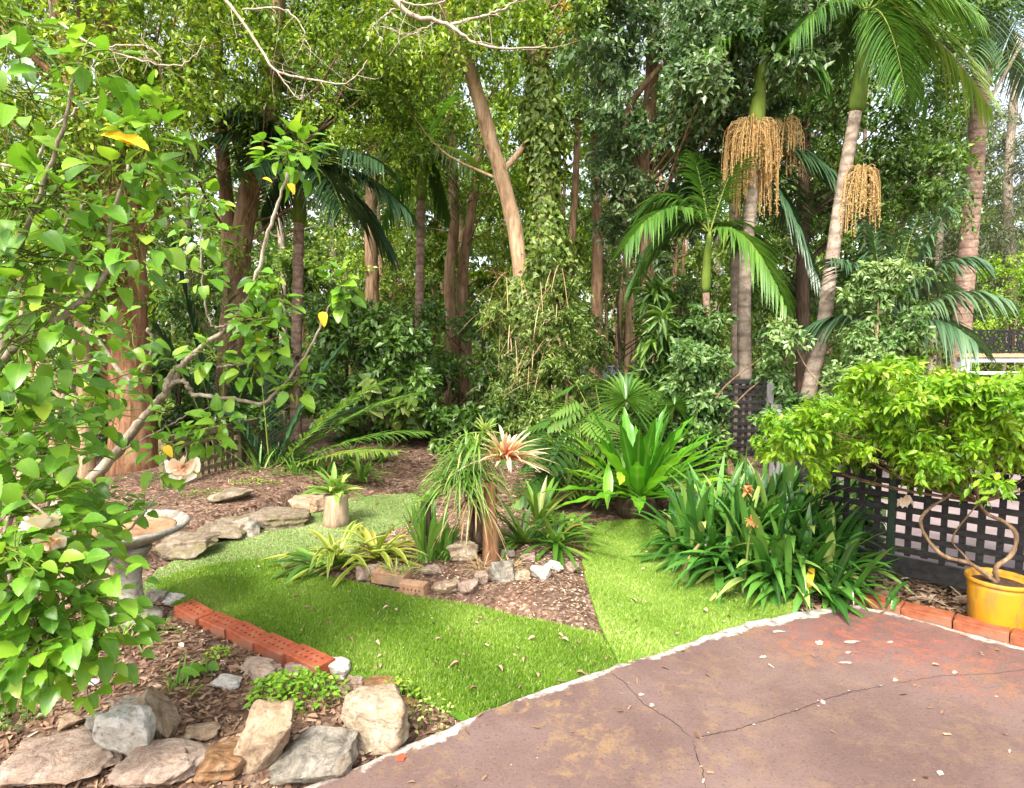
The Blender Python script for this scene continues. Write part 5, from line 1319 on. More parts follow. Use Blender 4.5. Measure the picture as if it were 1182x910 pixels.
tree('tree', 'leaning smooth tan limb tree left of the ivy covered trunk', [([(602, 480, 8.8), (604, 380, 8.8), (601, 310, 8.8), (592, 255, 8.8), (577, 200, 8.75), (558, 130, 8.7), (538, 70, 8.6), (520, 20, 8.5), (505, -60, 8.4)], .125, .085), ([(578, 200, 8.75), (600, 175, 8.9), (622, 140, 9.1), (640, 110, 9.3)], .05, .03)], M['bark_tan'],
     [dict(C=np.vstack([region(430, 610, -110, 70, 7.6, 9.8, 46), region(440, 540, 60, 190, 9.5, 11, 16)]), rad=.46, ntw=12, nlf=12, L=.075, mat='lime', tint=.5)], limb=.12)
IV = [(628, 500, 9.0), (632, 400, 9.0), (630, 300, 9.0), (628, 200, 9.0), (624, 110, 9.0), (617, 20, 9.0), (612, -100, 9.0)]
iv = tree('tree', 'tall trunk wrapped in ivy in the middle of the wood', [(IV, .19, .13)], M['bark_tan'], [dict(C=region(590, 730, -110, 30, 8.0, 10.0, 26), rad=.46, ntw=12, nlf=12, L=.08, mat='mid', tint=.65)])
sp = spline([P(*q) for q in IV[:7]], 330); mb = MB(); n = 10500; ii = (U(0, 1, n) ** 1.25 * 225).astype(int)
ii = np.minimum((ii * 1.28).astype(int), 288); up_ = ii / 288.; wr = (.165 + .28 * np.exp(-up_ * 3.0) + .11 * (1 - up_)) * (1 + .35 * np.sin(up_ * 19 + 1)); a = U(0, 6.28, n)
o = np.c_[np.cos(a), np.sin(a), np.zeros(n)]; pos = sp[ii] + o * (wr * U(.55, 1.15, n))[:, None]
put_leaves(mb, HEART, pos, nrm(np.array([0, 0, -.9]) + rdir(n) * .7 + o * .3), nrm(o + rdir(n) * .6 + [0, 0, .3]), .085 * U(.6, 1.3, n), .075 * U(.6, 1.2, n), np.clip(R.normal(.5, .2, n), 0, 1))
sp2 = spline([P(*q) for q in [(602, 480, 8.8), (604, 380, 8.8), (601, 320, 8.78)]], 120); n = 4600; ii = (U(0, 1, n) * 119).astype(int)
a = U(0, 6.28, n); o = np.c_[np.cos(a), np.sin(a), np.zeros(n)]; pos = sp2[ii] + o * (.17 + .10 * (1 - ii / 119.))[:, None] * U(.7, 1.2, n)[:, None]
put_leaves(mb, HEART, pos, nrm(np.array([0, 0, -.9]) + rdir(n) * .7 + o * .3), nrm(o + rdir(n) * .6 + [0, 0, .3]), .085 * U(.6, 1.3, n), .075 * U(.6, 1.2, n), np.clip(R.normal(.5, .2, n), 0, 1))
part(mb, 'ivy', M['ivy'], iv)
mb = MB(); C = np.vstack([region(650, 668, 5, 75, 8.3, 8.6, 5)]); sprays(mb, C, .13, 6, 5, .045, OVAL, .4, .4, tint=.8); part(mb, 'yellow_blossom', M['yellow_leaf'], iv)
tree('climber_shrub', 'bushy yellow green climber heaped round the foot of the ivy trunk', [([(600, 505, 8.6), (605, 430, 8.6), (600, 390, 8.6)], .04, .015), ([(648, 505, 8.5), (655, 440, 8.5), (645, 390, 8.5)], .03, .012)], M['bark_tan'],
     [dict(C=np.vstack([region(565, 685, 350, 500, 7.9, 8.7, 44), region(600, 665, 290, 360, 8.3, 8.8, 9), region(580, 680, 470, 530, 7.4, 8.0, 10)]), rad=.24, ntw=11, nlf=11, L=.065, w=.36, droop=.7, mat='ivy', tint=.42, tpl=LANCE)], cat='climber')
mb = MB(); n = 150; px_ = U(560, 650, n); bs = np.array([P(a, b, U(8.0, 8.4)) for a, b in zip(px_, U(300, 450, n))])
g_ = P(600, 480, 8.2); straps(mb, bs, np.c_[R.normal(0, .7, n), R.normal(-.2, .3, n), R.normal(-.1, .4, n)], U(.25, .6, n), .009, U(.2, .6, n), U(.4, 1, n), 6)
t = thing('dry_vine', 'tangle of dry straw coloured vine strands hanging on the climber', 'vine', g_); part(mb, 'strands', M['dry'], t)

CLEAR = lambda a, b: abs(a - 860) > 30 and (b > 455 or abs(a - (962 - (b - 300) * .22)) > 28)
def leafy(lab, trunk, C, rad_, L, mat, bark_='bark_dark', r0=.08, r1=.03, ntw=12, nlf=12, tint=None, name='tree', cat='tree', group=None, limb=.4, **kw):
    return tree(name, lab, [(trunk, r0, r1)], M[bark_], [dict(C=C, rad=rad_, ntw=ntw, nlf=nlf, L=L, mat=mat, tint=tint, **kw)], group, limb, cat)

leafy('brown trunk behind the drooping dark palm fronds', [(430, 470, 14), (430, 350, 14), (428, 250, 14), (432, 150, 14), (425, -50, 14)], np.vstack([region(360, 500, -60, 190, 12.5, 15.5, 60), region(380, 470, 250, 340, 14, 16, 8)]), .75, .105, 'lime', 'bark_brown', .17, .12, tint=.5)
tree('tree', 'pair of slim brown trunks leaning apart left of the ivy trunk', [([(520, 480, 13), (522, 400, 13), (519, 320, 13), (525, 240, 13), (515, 120, 13), (520, -50, 13)], .13, .09), ([(533, 470, 13.2), (536, 400, 13.2), (534, 320, 13.2), (545, 240, 13.2), (560, 120, 13.3)], .15, .08)], M['bark_brown'],
     [dict(C=np.vstack([region(440, 640, -60, 200, 11.8, 14.8, 80), region(470, 620, 180, 290, 13.5, 15.5, 18)]), rad=.72, ntw=12, nlf=12, L=.10, mat='lime', tint=.45)], limb=.2)
leafy('dark slender trunk close to the right of the ivy trunk', [(648, 460, 14), (652, 380, 14), (658, 300, 14), (664, 220, 14), (668, 60, 14)], region(620, 720, -60, 140, 13, 15.5, 26), .7, .10, 'mid', 'bark_brown', .11, .07)
leafy('straight trunk standing left of the corrugated fence', [(687, 462, 15), (688, 380, 15), (690, 290, 15), (688, 180, 15), (694, 20, 15)], np.vstack([region(620, 780, -60, 170, 13.5, 16.5, 44), region(690, 760, 230, 330, 15, 17, 8)]), .75, .11, 'mid', 'bark_brown', .16, .11)
tree('tree', 'broad blue green leaved tree above the young palm', [([(757, 500, 9.9), (752, 400, 9.9), (748, 300, 9.9), (742, 200, 9.8), (752, 90, 9.7), (758, -80, 9.6)], .14, .09), ([(742, 215, 9.8), (722, 150, 9.6), (735, 110, 9.4), (770, 70, 9.2)], .06, .04)], M['bark_brown'],
     [dict(C=np.vstack([region(665, 905, -110, 150, 8.4, 11.2, 120, lambda a, b: (a - 785) ** 2 / 135 ** 2 + (b + 40) ** 2 / 220 ** 2 < 1.1), region(690, 850, 130, 250, 9.2, 11.2, 30), region(780, 862, -20, 95, 7.7, 8.6, 16), region(885, 945, -20, 95, 7.8, 8.8, 12), region(690, 790, 230, 300, 9.8, 11.0, 10)]), rad=.45, ntw=13, nlf=13, L=.095, w=.48, mat='blue', face=.45)], limb=.13)
leafy('dense dark leaved tree behind the leaning palm', [(928, 470, 10.8), (926, 380, 10.8), (928, 260, 10.8), (930, 150, 10.8), (936, -40, 10.8)], np.vstack([region(840, 1110, 20, 240, 10.0, 12.2, 110), region(860, 1060, 230, 360, 10.5, 12.0, 30), region(900, 1150, -110, 40, 10.5, 12.5, 40)]), .5, .10, 'mid', 'bark_dark', .12, .08, tint=.34)
leafy('grey green feathery tree at the hazy right border', [(1165, 430, 22), (1168, 330, 22), (1163, 230, 22), (1170, 120, 22), (1172, 40, 22)], np.vstack([region(1125, 1290, 90, 330, 20, 24, 60), region(1080, 1180, 150, 300, 23, 26, 24)]), 1.0, .19, 'grey', 'bark_grey', .2, .1, w=.16, ntw=13, nlf=13, droop=.8)
leafy('sunlit yellow green bush beyond the black screen', [(1165, 430, 14), (1168, 380, 14), (1160, 330, 14)], np.vstack([region(1105, 1320, 300, 430, 12.5, 15, 50), region(1150, 1330, 270, 330, 13, 15, 12)]), .5, .075, 'bright', 'bark_dark', .08, .04, name='bush', cat='bush', ntw=13, nlf=13)
# shrubs under the trees
S = dict(name='shrub', cat='shrub', r0=.04, r1=.02, limb=.6)
leafy('dark shrub with large compound leaves beside the mulch path', [(425, 520, 9.2), (428, 450, 9.2), (432, 400, 9.2)], np.vstack([region(365, 495, 365, 480, 8.5, 9.8, 46), region(380, 470, 340, 390, 8.8, 9.8, 12)]), .26, .12, 'dark', face=.4, ntw=10, nlf=9, tint=.58, **S)
leafy('dark heart leaved plant low beside the path mulch', [(455, 520, 8.6), (452, 480, 8.6)], region(415, 480, 440, 490, 8.3, 8.8, 9), .16, .15, 'ivy', tpl=HEART, w=.85, ntw=5, nlf=5, tint=.35, face=.6, name='shrub', cat='shrub', r0=.02, r1=.01, limb=.8)
leafy('brownish twiggy dark shrub at the end of the mulch path', [(515, 500, 10.6), (515, 470, 10.6), (520, 440, 10.6)], region(470, 575, 425, 500, 10.2, 11.2, 24), .28, .10, 'dark', ntw=10, nlf=8, **S)
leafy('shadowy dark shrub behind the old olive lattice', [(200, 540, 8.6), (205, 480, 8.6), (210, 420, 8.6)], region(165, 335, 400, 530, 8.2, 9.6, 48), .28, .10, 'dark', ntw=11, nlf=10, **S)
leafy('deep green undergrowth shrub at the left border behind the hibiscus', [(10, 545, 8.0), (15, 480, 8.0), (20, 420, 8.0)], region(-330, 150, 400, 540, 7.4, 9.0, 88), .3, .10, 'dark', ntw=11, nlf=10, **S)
leafy('vine covered shrub with small shiny leaves at the foot of the palms', [(842, 540, 7.2), (832, 505, 7.25), (825, 472, 7.3), (822, 445, 7.3)], np.vstack([region(770, 925, 400, 500, 6.9, 7.7, 46, CLEAR), region(790, 900, 360, 420, 7.3, 8.0, 14, CLEAR), region(765, 840, 480, 550, 6.9, 7.6, 14, CLEAR)]), .22, .072, 'pale', 'bark_brown', ntw=11, nlf=11, tint=.42, tpl=OVAL, face=.4, name='shrub', cat='shrub', r0=.085, r1=.02, limb=.2)
leafy('loose pale leaved shrub between the leaning palm and the lime shrub', [(1000, 520, 6.6), (1008, 440, 6.7), (1012, 390, 6.8), (1014, 345, 6.8)], np.vstack([region(905, 1060, 375, 470, 6.2, 7.4, 46, CLEAR), region(975, 1060, 300, 390, 6.6, 7.4, 20, CLEAR)]), .2, .066, 'pale', 'bark_tan', ntw=10, nlf=11, tint=.62, tpl=OVAL, face=.35, name='shrub', cat='shrub', r0=.03, r1=.006, limb=.7)
leafy('shrub with long glossy drooping leaves left of the young palm', [(775, 540, 7.9), (772, 440, 7.9), (778, 360, 7.9)], np.vstack([region(742, 806, 335, 450, 7.6, 8.3, 26), region(722, 800, 430, 490, 7.5, 8.2, 12)]), .2, .24, 'dark', tpl=LANCE, w=.2, ntw=6, nlf=6, tint=.62, droop=.9, face=.3, **S)
leafy('mid green bush in front of the corrugated fence', [(735, 470, 11.5), (738, 440, 11.5)], np.vstack([region(700, 800, 436, 490, 10.8, 12, 24), region(640, 700, 400, 470, 12, 13.5, 14)]), .35, .10, 'mid', ntw=10, nlf=10, **S)
leafy('yellow flecked bush seen through the trunks left of the corrugated fence', [(670, 450, 17), (668, 400, 17)], region(645, 690, 350, 445, 16, 18, 16), .55, .10, 'bright', ntw=10, nlf=10, **S)
leafy('dark hedge plant filling the gap left of the clivia', [(790, 560, 7.0), (792, 530, 7.0)], region(765, 850, 500, 560, 6.5, 7.3, 14), .18, .10, 'dark', ntw=9, nlf=9, **S)
leafy('dark leafy shrub between the clivia and the side fence', [(985, 620, 4.6), (980, 560, 4.65)], region(950, 1012, 555, 640, 4.45, 4.8, 14), .13, .11, 'dark', tpl=OVAL, ntw=7, nlf=7, tint=.4, **S)

leafy('deep green shrub between the thin brown palm and the olive lattice', [(300, 545, 7.6), (302, 500, 7.6)], region(262, 345, 470, 545, 7.3, 8.2, 22), .22, .10, 'dark', ntw=9, nlf=9, tint=.55, **S)
leafy('low dark shrub behind the ponytail plant at the back of the mulch', [(548, 520, 8.8), (548, 490, 8.8)], region(500, 620, 462, 520, 8.2, 9.2, 26), .22, .10, 'dark', ntw=9, nlf=9, tint=.55, **S)
leafy('dark green shrub at the foot of the compound leaved one by the path', [(470, 530, 9.4), (470, 500, 9.4)], region(385, 505, 470, 510, 9.0, 9.8, 22), .22, .10, 'dark', ntw=9, nlf=9, tint=.5, **S)
leafy('tall mid green shrub layer behind the compound leaved shrub', [(400, 470, 12), (400, 380, 12), (402, 360, 12)], region(340, 480, 345, 450, 11.0, 13, 26), .42, .10, 'mid', tint=.35, ntw=11, nlf=11, **S)
leafy('dense dark understorey shrub between the twin trunks and the ivy trunk', [(560, 480, 11.8), (558, 380, 11.8), (556, 360, 11.8)], region(470, 625, 350, 460, 10.8, 12.4, 26), .42, .10, 'mid', tint=.30, ntw=11, nlf=11, **S)
leafy('understorey shrub under the blue green tree', [(720, 470, 12.5), (715, 400, 12.5), (712, 340, 12.5)], np.vstack([region(665, 690, 360, 440, 12, 13.5, 6), region(735, 800, 320, 440, 11.5, 13, 14)]), .42, .10, 'mid', tint=.35, ntw=10, nlf=10, **S)
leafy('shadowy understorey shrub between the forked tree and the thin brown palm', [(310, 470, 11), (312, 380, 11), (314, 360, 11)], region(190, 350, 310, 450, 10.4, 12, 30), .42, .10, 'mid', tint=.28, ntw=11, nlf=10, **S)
# lobed and fan leaves beside the nest fern
def lobed(mb, c, d, L, tint, m=0):
    d = nrm(np.asarray(d, float)); up = nrm(np.array([0, -.35, .9]) - d * d.dot([0, -.35, .9])); sd = np.cross(up, d); n = 9
    u = np.linspace(.05, .95, n); ln = L * (.22 + .38 * np.sin(np.pi * (u * .75 + .22)))
    for s_ in (1, -1):
        b = c + d * (u * L)[:, None]; b[:, 2] -= .25 * L * u ** 2
        straps(mb, b, nrm(sd * s_ * .9 + d * (.1 + .7 * u)[:, None]), ln, L * .095, .25, tint, 5, lambda q: np.minimum(1, (1 - q) * 3 + .1) * (.7 + .6 * np.minimum(1, q * 2)), .1, m)
    straps(mb, c[None], d[None], L * 1.08, L * .12, .25, tint, 6, None, .1, m)
def philo(lab, px, py, Y0, n, L, spread, hgt):
    g = G(px, py, 0); t = thing('philodendron', lab, 'philodendron', (g[0], g[1], -.02))
    mb = MB(); ms = MB()
    for k in range(n):
        a = U(-math.pi, 0) if k % 3 else U(0, math.pi); r = spread * U(.3, 1); c = g + np.array([math.cos(a) * r, math.sin(a) * r * .6, hgt * U(.35, 1.1)])
        lobed(mb, c, [math.cos(a), math.sin(a) * .8, -.25 + R.normal(0, .2)], L * U(.7, 1.15), np.clip(R.normal(.5, .22), 0, 1))
        ms.tube(spline([g + R.normal(0, .04, 3) * [1, 1, 0], (g + c) / 2 + [0, 0, .12], c], 8), .007, 5, cap=False)
    part(mb, 'leaves', M['dark'], t); part(ms, 'stalk', M['stem_green'], t)
philo('dark philodendron with deeply cut leaves left of the nest fern', 668, 578, 6, 20, .42, .42, .75)
philo('taller cut leaved philodendron behind the nest fern', 700, 540, 7.4, 16, .45, .6, 1.0)
def fan(lab, px, py, Y, R_, ng, face=(0, -1, .5)):
    c = P(px, py, Y); t = thing('fan_palm', lab, 'palm', (c[0], c[1], tz(c[0], c[1])))
    f = nrm(np.array(face, float)); a_ = nrm(np.cross(f, [0, 0, 1])); b_ = np.cross(a_, f); th = np.linspace(-2.5, 2.5, ng) + math.pi / 2
    mb = MB(); D = a_ * np.cos(th)[:, None] + b_ * np.sin(th)[:, None]
    straps(mb, np.tile(c, (ng, 1)), D, R_ * U(.85, 1.05, ng), .05, .25, np.clip(R.normal(.55, .15, ng), 0, 1), 6, None, .3); part(mb, 'frond', M['palm'], t)
    mb = MB(); mb.tube(spline([[c[0], c[1] + .2, tz(c[0], c[1])], [c[0], c[1] + .15, c[2] * .6], c], 8), .012, 6); part(mb, 'stalk', M['stem_green'], t)
fan('shiny fan shaped leaf standing behind the nest fern', 722, 462, 6.6, .5, 30)
fan('lower fan shaped leaf right of the nest fern', 778, 468, 6.9, .36, 24, (.2, -1, .4))

# ---------------------------------------------------------------- palms
def frond(c, tip, sag, mat, parent, n=46, ll=.5, lw=.028, droop=.45, r=.012, tv=.14, tint=.5, rach='stem_green', stiff=.55, name='frond'):
    c, tip = np.asarray(c, float), np.asarray(tip, float); V = tip - c + np.array([0, 0, sag])
    u = np.linspace(0, 1, 14)[:, None]; pts = c + V * u - np.array([0, 0, sag]) * u * u
    mb = MB(); mb.tube(pts, np.linspace(r, r * .2, 14), 6, .35, 1, cap=False)
    s_ = np.linspace(.10, 1.0, n); pos = c + V * s_[:, None] - np.array([0, 0, sag]) * (s_ ** 2)[:, None]
    tn = nrm(V - 2 * np.array([0, 0, sag]) * s_[:, None]); h = nrm(np.cross(tn, [0, 0, 1])); upn = np.cross(h, tn)
    ln = ll * (.30 + .70 * np.sin(np.pi * np.clip(s_ * .85 + .10, 0, 1)))
    for q in (1, -1):
        D = h * q * .95 + tn * (stiff + .45 * s_)[:, None] + upn * .18 + R.normal(0, .06, (n, 3))
        straps(mb, pos + R.normal(0, .004, (n, 3)), D, ln * U(.88, 1.1, n), lw * U(.8, 1.1, n), droop * U(.7, 1.35, n), np.clip(R.normal(tint, tv, n), 0, 1), 5, lambda w: np.minimum(1, (1 - w) * 1.9 + .02) * np.minimum(1, w * 5 + .35), .22)
    return part(mb, name, [M[mat], M[rach]], parent)

def palm_trunk(t, pts, r0, r1, mat, shaft=None, n=40):
    p = [P(*q) for q in pts]; p[0][2] = tz(p[0][0], p[0][1]) - .08
    sp = spline(p, n); rr = np.linspace(r0, r1, n); rr[:5] *= np.array([1.5, 1.3, 1.18, 1.1, 1.04]); rr *= 1 + .018 * (np.arange(n) % 2)
    mb = MB(); mb.tube(sp, rr, 14); part(mb, 'trunk', M[mat], t)
    if shaft:
        s2 = spline([P(*q) for q in shaft], 14); mb = MB(); mb.tube(s2, r1 * np.array([1.05, 1.3, 1.4, 1.38, 1.32, 1.26, 1.2, 1.12, 1.05, 1, .95, .88, .75, .5]), 12); part(mb, 'crown_shaft', M['shaft'], t)
    return sp

def fruit(t, c, w, h, n, Ls=1.0, tint=.5):
    """bunch of hanging beaded strings"""
    c = np.asarray(c, float); mb = MB()
    a = U(0, 6.28, n); r = w * U(.15, 1, n) ** .7; top = c + np.c_[np.cos(a) * r, np.sin(a) * r * .7, .10 * (1 - (r / w) ** 2) + U(-.16, .10, n)]
    for k in range(n):
        L = h * U(.55, 1.12) * (1.08 - .3 * r[k] / w) * (.85 + .2 * math.sin(a[k] * 2 + 1)); pts = spline([c + [0, 0, -.02], (c + top[k]) / 2 + [0, 0, .07], top[k], top[k] + [math.cos(a[k]) * .04, 0, -L * .35], top[k] + [math.cos(a[k]) * .05, 0, -L]], 12)
        mb.tube(pts, .0045, 4, np.array([[.9, 0, 0]]).repeat(48, 0), cap=False)
        m = int(L / .016); q = pts[6:][np.clip((U(0, 1, m) * 5).astype(int), 0, 5)]; f = U(0, 1, m)
        z = top[k][2] - f * L; pos = np.c_[top[k][0] + math.cos(a[k]) * .05 * f + R.normal(0, .008, m), top[k][1] + R.normal(0, .008, m), z]
        put_leaves(mb, DIAMOND, pos, rdir(m), rdir(m), .021, .021, np.clip(R.normal(tint, .22, m), 0, 1))
    part(mb, 'fruit_cluster', M['fruit'], t)

def root_at(px, py, Y):
    p = P(px, py, Y); return np.array([p[0], p[1], tz(p[0], p[1]) - .05])

# palm with the big fruit bunch
t = thing('palm_tree', 'straight palm carrying the biggest orange fruit bunch', 'palm', root_at(861, 524, 8.3))
palm_trunk(t, [(861, 524, 8.3), (860, 440, 8.3), (859, 340, 8.3), (866, 240, 8.3), (872, 150, 8.3)], .095, .078, 'bark_palm', [(872, 150, 8.3), (876, 110, 8.3), (880, 70, 8.3)])
fruit(t, P(868, 152, 8.2), .35, 1.08, 170, tint=.62); fruit(t, P(905, 150, 8.35), .27, .62, 70, tint=.85)
cr = P(880, 72, 8.3)
for tip, sag in [((950, 90, 7.9), .9), ((815, 60, 7.9), .8), ((930, -60, 7.9), .7), ((830, -70, 8.6), .7), ((985, 20, 9.0), 1.0), ((780, -20, 9.0), .9), ((880, -80, 7.2), .8), ((870, 20, 10.2), 1.0), ((940, 110, 9.6), 1.0)]:
    frond(cr, P(*tip), sag, 'palm', t, 44, .6, .034, .5)
# second trunk behind it
t = thing('palm_tree', 'thinner palm standing close behind the fruiting palm', 'palm', root_at(851, 500, 9.0))
palm_trunk(t, [(851, 500, 9.0), (851, 400, 9.0), (850, 310, 9.0), (848, 235, 9.0)], .09, .08, 'bark_palm', [(848, 235, 9.0), (848, 205, 9.0), (850, 178, 9.0)])
cr = P(850, 180, 9.0)
for tip, sag in [((975, 215, 8.2), 1.2), ((945, 330, 8.4), 1.6), ((905, 120, 9.6), .9), ((800, 120, 9.5), .9), ((765, 250, 9.8), 1.2), ((930, 270, 10), 1.4)]:
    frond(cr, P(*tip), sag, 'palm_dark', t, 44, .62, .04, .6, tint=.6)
# young palm
t = thing('palm_tree', 'young palm with a yellow green crown shaft and big arching fronds', 'palm', root_at(820, 500, 7.9))
palm_trunk(t, [(820, 510, 7.9), (817, 420, 7.9), (815, 335, 7.9)], .055, .045, 'bark_palm_brown', [(815, 338, 7.9), (816, 300, 7.9), (819, 268, 7.9)])
cr = P(819, 270, 7.9)
for tip, sag, tint in [((722, 285, 7.3), 1.5, .5), ((745, 245, 8.3), 1.2, .42), ((905, 352, 7.1), 1.4, .62), ((730, 330, 8.2), 1.5, .4), ((862, 165, 8.3), .5, .35), ((800, 180, 8.2), .4, .4), ((880, 300, 8.9), 1.2, .4)]:
    frond(cr, P(*tip), sag, 'palm', t, 40, .55, .042, .6, tint=tint)
# leaning palm
t = thing('palm_tree', 'slender pale palm leaning to the right above the lime shrub', 'palm', root_at(925, 480, 8.0))
palm_trunk(t, [(924, 485, 8.0), (935, 445, 8.0), (950, 380, 8.0), (959, 310, 8.0), (972, 220, 8.0), (988, 128, 8.0)], .10, .074, 'bark_palm', [(988, 130, 8.0), (994, 85, 8.0), (1000, 10, 8.0)])
fruit(t, P(996, 205, 7.9), .22, .72, 75, tint=.85)
cr = P(1000, 14, 8.0)
for tip, sag, tint in [((1142, 122, 7.6), 1.2, .95), ((1128, 20, 7.3), 1.0, .7), ((1090, -90, 7.8), .7, .6), ((912, 45, 7.6), 1.0, .4), ((925, -70, 8.4), .7, .45), ((1000, -140, 8.4), .5, .45), ((1045, 105, 7.2), 1.3, .45), ((955, 75, 8.7), 1.2, .3), ((1080, 20, 9.2), 1.0, .4), ((1145, -40, 8.6), .9, .65), ((1072, 118, 8.2), 1.3, .5), ((935, 0, 9.0), 1.0, .35)]:
    frond(cr, P(*tip), sag, 'palm', t, 64, .62, .023, .65, tint=tint, rach='twig' if tint > .9 else 'stem_green')
# tall palm at the right border
t = thing('palm_tree', 'tall ringed palm trunk at the right border with its crown above the picture', 'palm', root_at(1108, 440, 12.5))
palm_trunk(t, [(1108, 440, 12.5), (1112, 350, 12.5), (1118, 280, 12.5), (1127, 170, 12.5), (1133, 80, 12.5)], .18, .15, 'bark_palm_brown', [(1133, 82, 12.5), (1136, 40, 12.5), (1139, -10, 12.5)])
cr = P(1139, -8, 12.5)
for tip, sag, tint in [((1215, 40, 12), 1.6, .7), ((1190, 100, 13), 2.0, .7), ((1080, 60, 12), 1.8, .6), ((1120, 70, 11), 2.0, .6), ((1230, -60, 12.5), 1.0, .7), ((1060, -40, 13), 1.0, .6), ((1165, 75, 10.8), 1.8, .8)]:
    frond(cr, P(*tip), sag, 'palm_blue', t, 44, .95, .05, .6, tint=tint)
mb = MB(); mb.tube(spline([P(1128, 140, 12.4), P(1160, 85, 12.3), P(1185, 40, 12.2)], 8), .03, 6); part(mb, 'old_stalk', M['twig'], t)
# low palm with long bluish fronds behind the pale shrub
t = thing('palm_tree', 'low palm with long dark bluish fronds between the leaning palm and the black screen', 'palm', root_at(1015, 470, 7.7))
palm_trunk(t, [(1015, 480, 7.7), (1018, 430, 7.7), (1022, 392, 7.7)], .09, .08, 'bark_palm_brown')
cr = P(1024, 388, 7.7)
for tip, sag, tint in [((1112, 215, 7.4), .9, .55), ((1130, 300, 7.1), 1.2, .5), ((1158, 345, 6.9), 1.0, .8), ((1125, 395, 6.8), .9, .6), ((1000, 240, 8.0), .6, .4), ((960, 300, 7.4), .8, .4), ((930, 380, 8.0), .8, .4), ((1060, 250, 8.2), .7, .5), ((1090, 330, 8.3), 1.0, .5)]:
    frond(cr, P(*tip), sag, 'palm_blue', t, 44, .6, .038, .7, tint=tint)
# dark palm on the left
t = thing('palm_tree', 'thin brown palm with a dark silhouetted crown left of the mulch path', 'palm', root_at(342, 470, 9.2))
palm_trunk(t, [(340, 480, 9.2), (342, 400, 9.2), (344, 320, 9.2), (345, 255, 9.2)], .085, .075, 'bark_palm_brown', [(345, 258, 9.2), (346, 230, 9.2), (347, 200, 9.2)])
cr = P(347, 205, 9.2)
for tip, sag, tint in [((228, 168, 8.2), 1.3, .5), ((252, 122, 8.0), 1.0, .45), ((245, 130, 8.6), 1.1, .4), ((470, 245, 8.8), 1.3, .3), ((440, 190, 8.4), 1.0, .5), ((290, 195, 8.0), 1.3, .4), ((410, 110, 9.8), .8, .4), ((340, 90, 9.6), .7, .4), ((265, 85, 9.6), .9, .4), ((395, 240, 8.2), 1.3, .35), ((300, 250, 9.8), 1.3, .3), ((450, 290, 9.6), 1.4, .3)]:
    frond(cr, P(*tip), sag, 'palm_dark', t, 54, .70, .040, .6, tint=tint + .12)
# pale frond palm in the middle distance
t = thing('palm_tree', 'palm half hidden among leaves with one pale frond beside the leaning tan limb', 'palm', root_at(480, 470, 11.5))
palm_trunk(t, [(482, 470, 11.5), (484, 350, 11.5), (486, 230, 11.5)], .09, .075, 'bark_palm_brown', [(486, 232, 11.5), (487, 205, 11.5), (488, 178, 11.5)])
cr = P(488, 180, 11.5)
for tip, sag, tint in [((545, 195, 10.6), 1.0, .9), ((420, 200, 11), 1.2, .5), ((455, 110, 11.8), .8, .5), ((525, 110, 12), .8, .6), ((440, 260, 12), 1.5, .4), ((520, 250, 12), 1.5, .4)]:
    frond(cr, P(*tip), sag, 'palm', t, 44, .7, .045, .6, tint=tint)
# low arching date palm left of the mulch path and an upright frond palm behind the hibiscus
g = G(312, 552, 0); t = thing('palm_plant', 'young palm with feathery fronds arching low over the log', 'palm', g)
for tip, sag, tint in [((445, 440, 6.6), .55, .75), ((490, 500, 6.6), .6, .6), ((455, 522, 6.0), .4, .9), ((480, 455, 7.2), .6, .7), ((395, 400, 7.2), .4, .4), ((300, 420, 7.0), .3, .3), ((250, 470, 6.8), .4, .3), ((420, 470, 7.4), .6, .3)]:
    frond(g, P(*tip), sag, 'palm_dark' if tint < .5 else 'palm', t, 44, .40, .026, .25, .012, tint=tint, stiff=.75)
g = np.array([*P(255, 520, 7.6)[:2], 0.0]); t = thing('palm_plant', 'dark young palm with one tall upright frond behind the hibiscus', 'palm', g)
for tip, sag, tint in [((200, 285, 7.4), .35, .3), ((262, 330, 7.9), .3, .3), ((180, 380, 7.2), .5, .3), ((300, 400, 8.2), .5, .3)]:
    frond(g, P(*tip), sag, 'palm_dark', t, 56, .5, .022, .15, .014, tint=tint, stiff=.6)

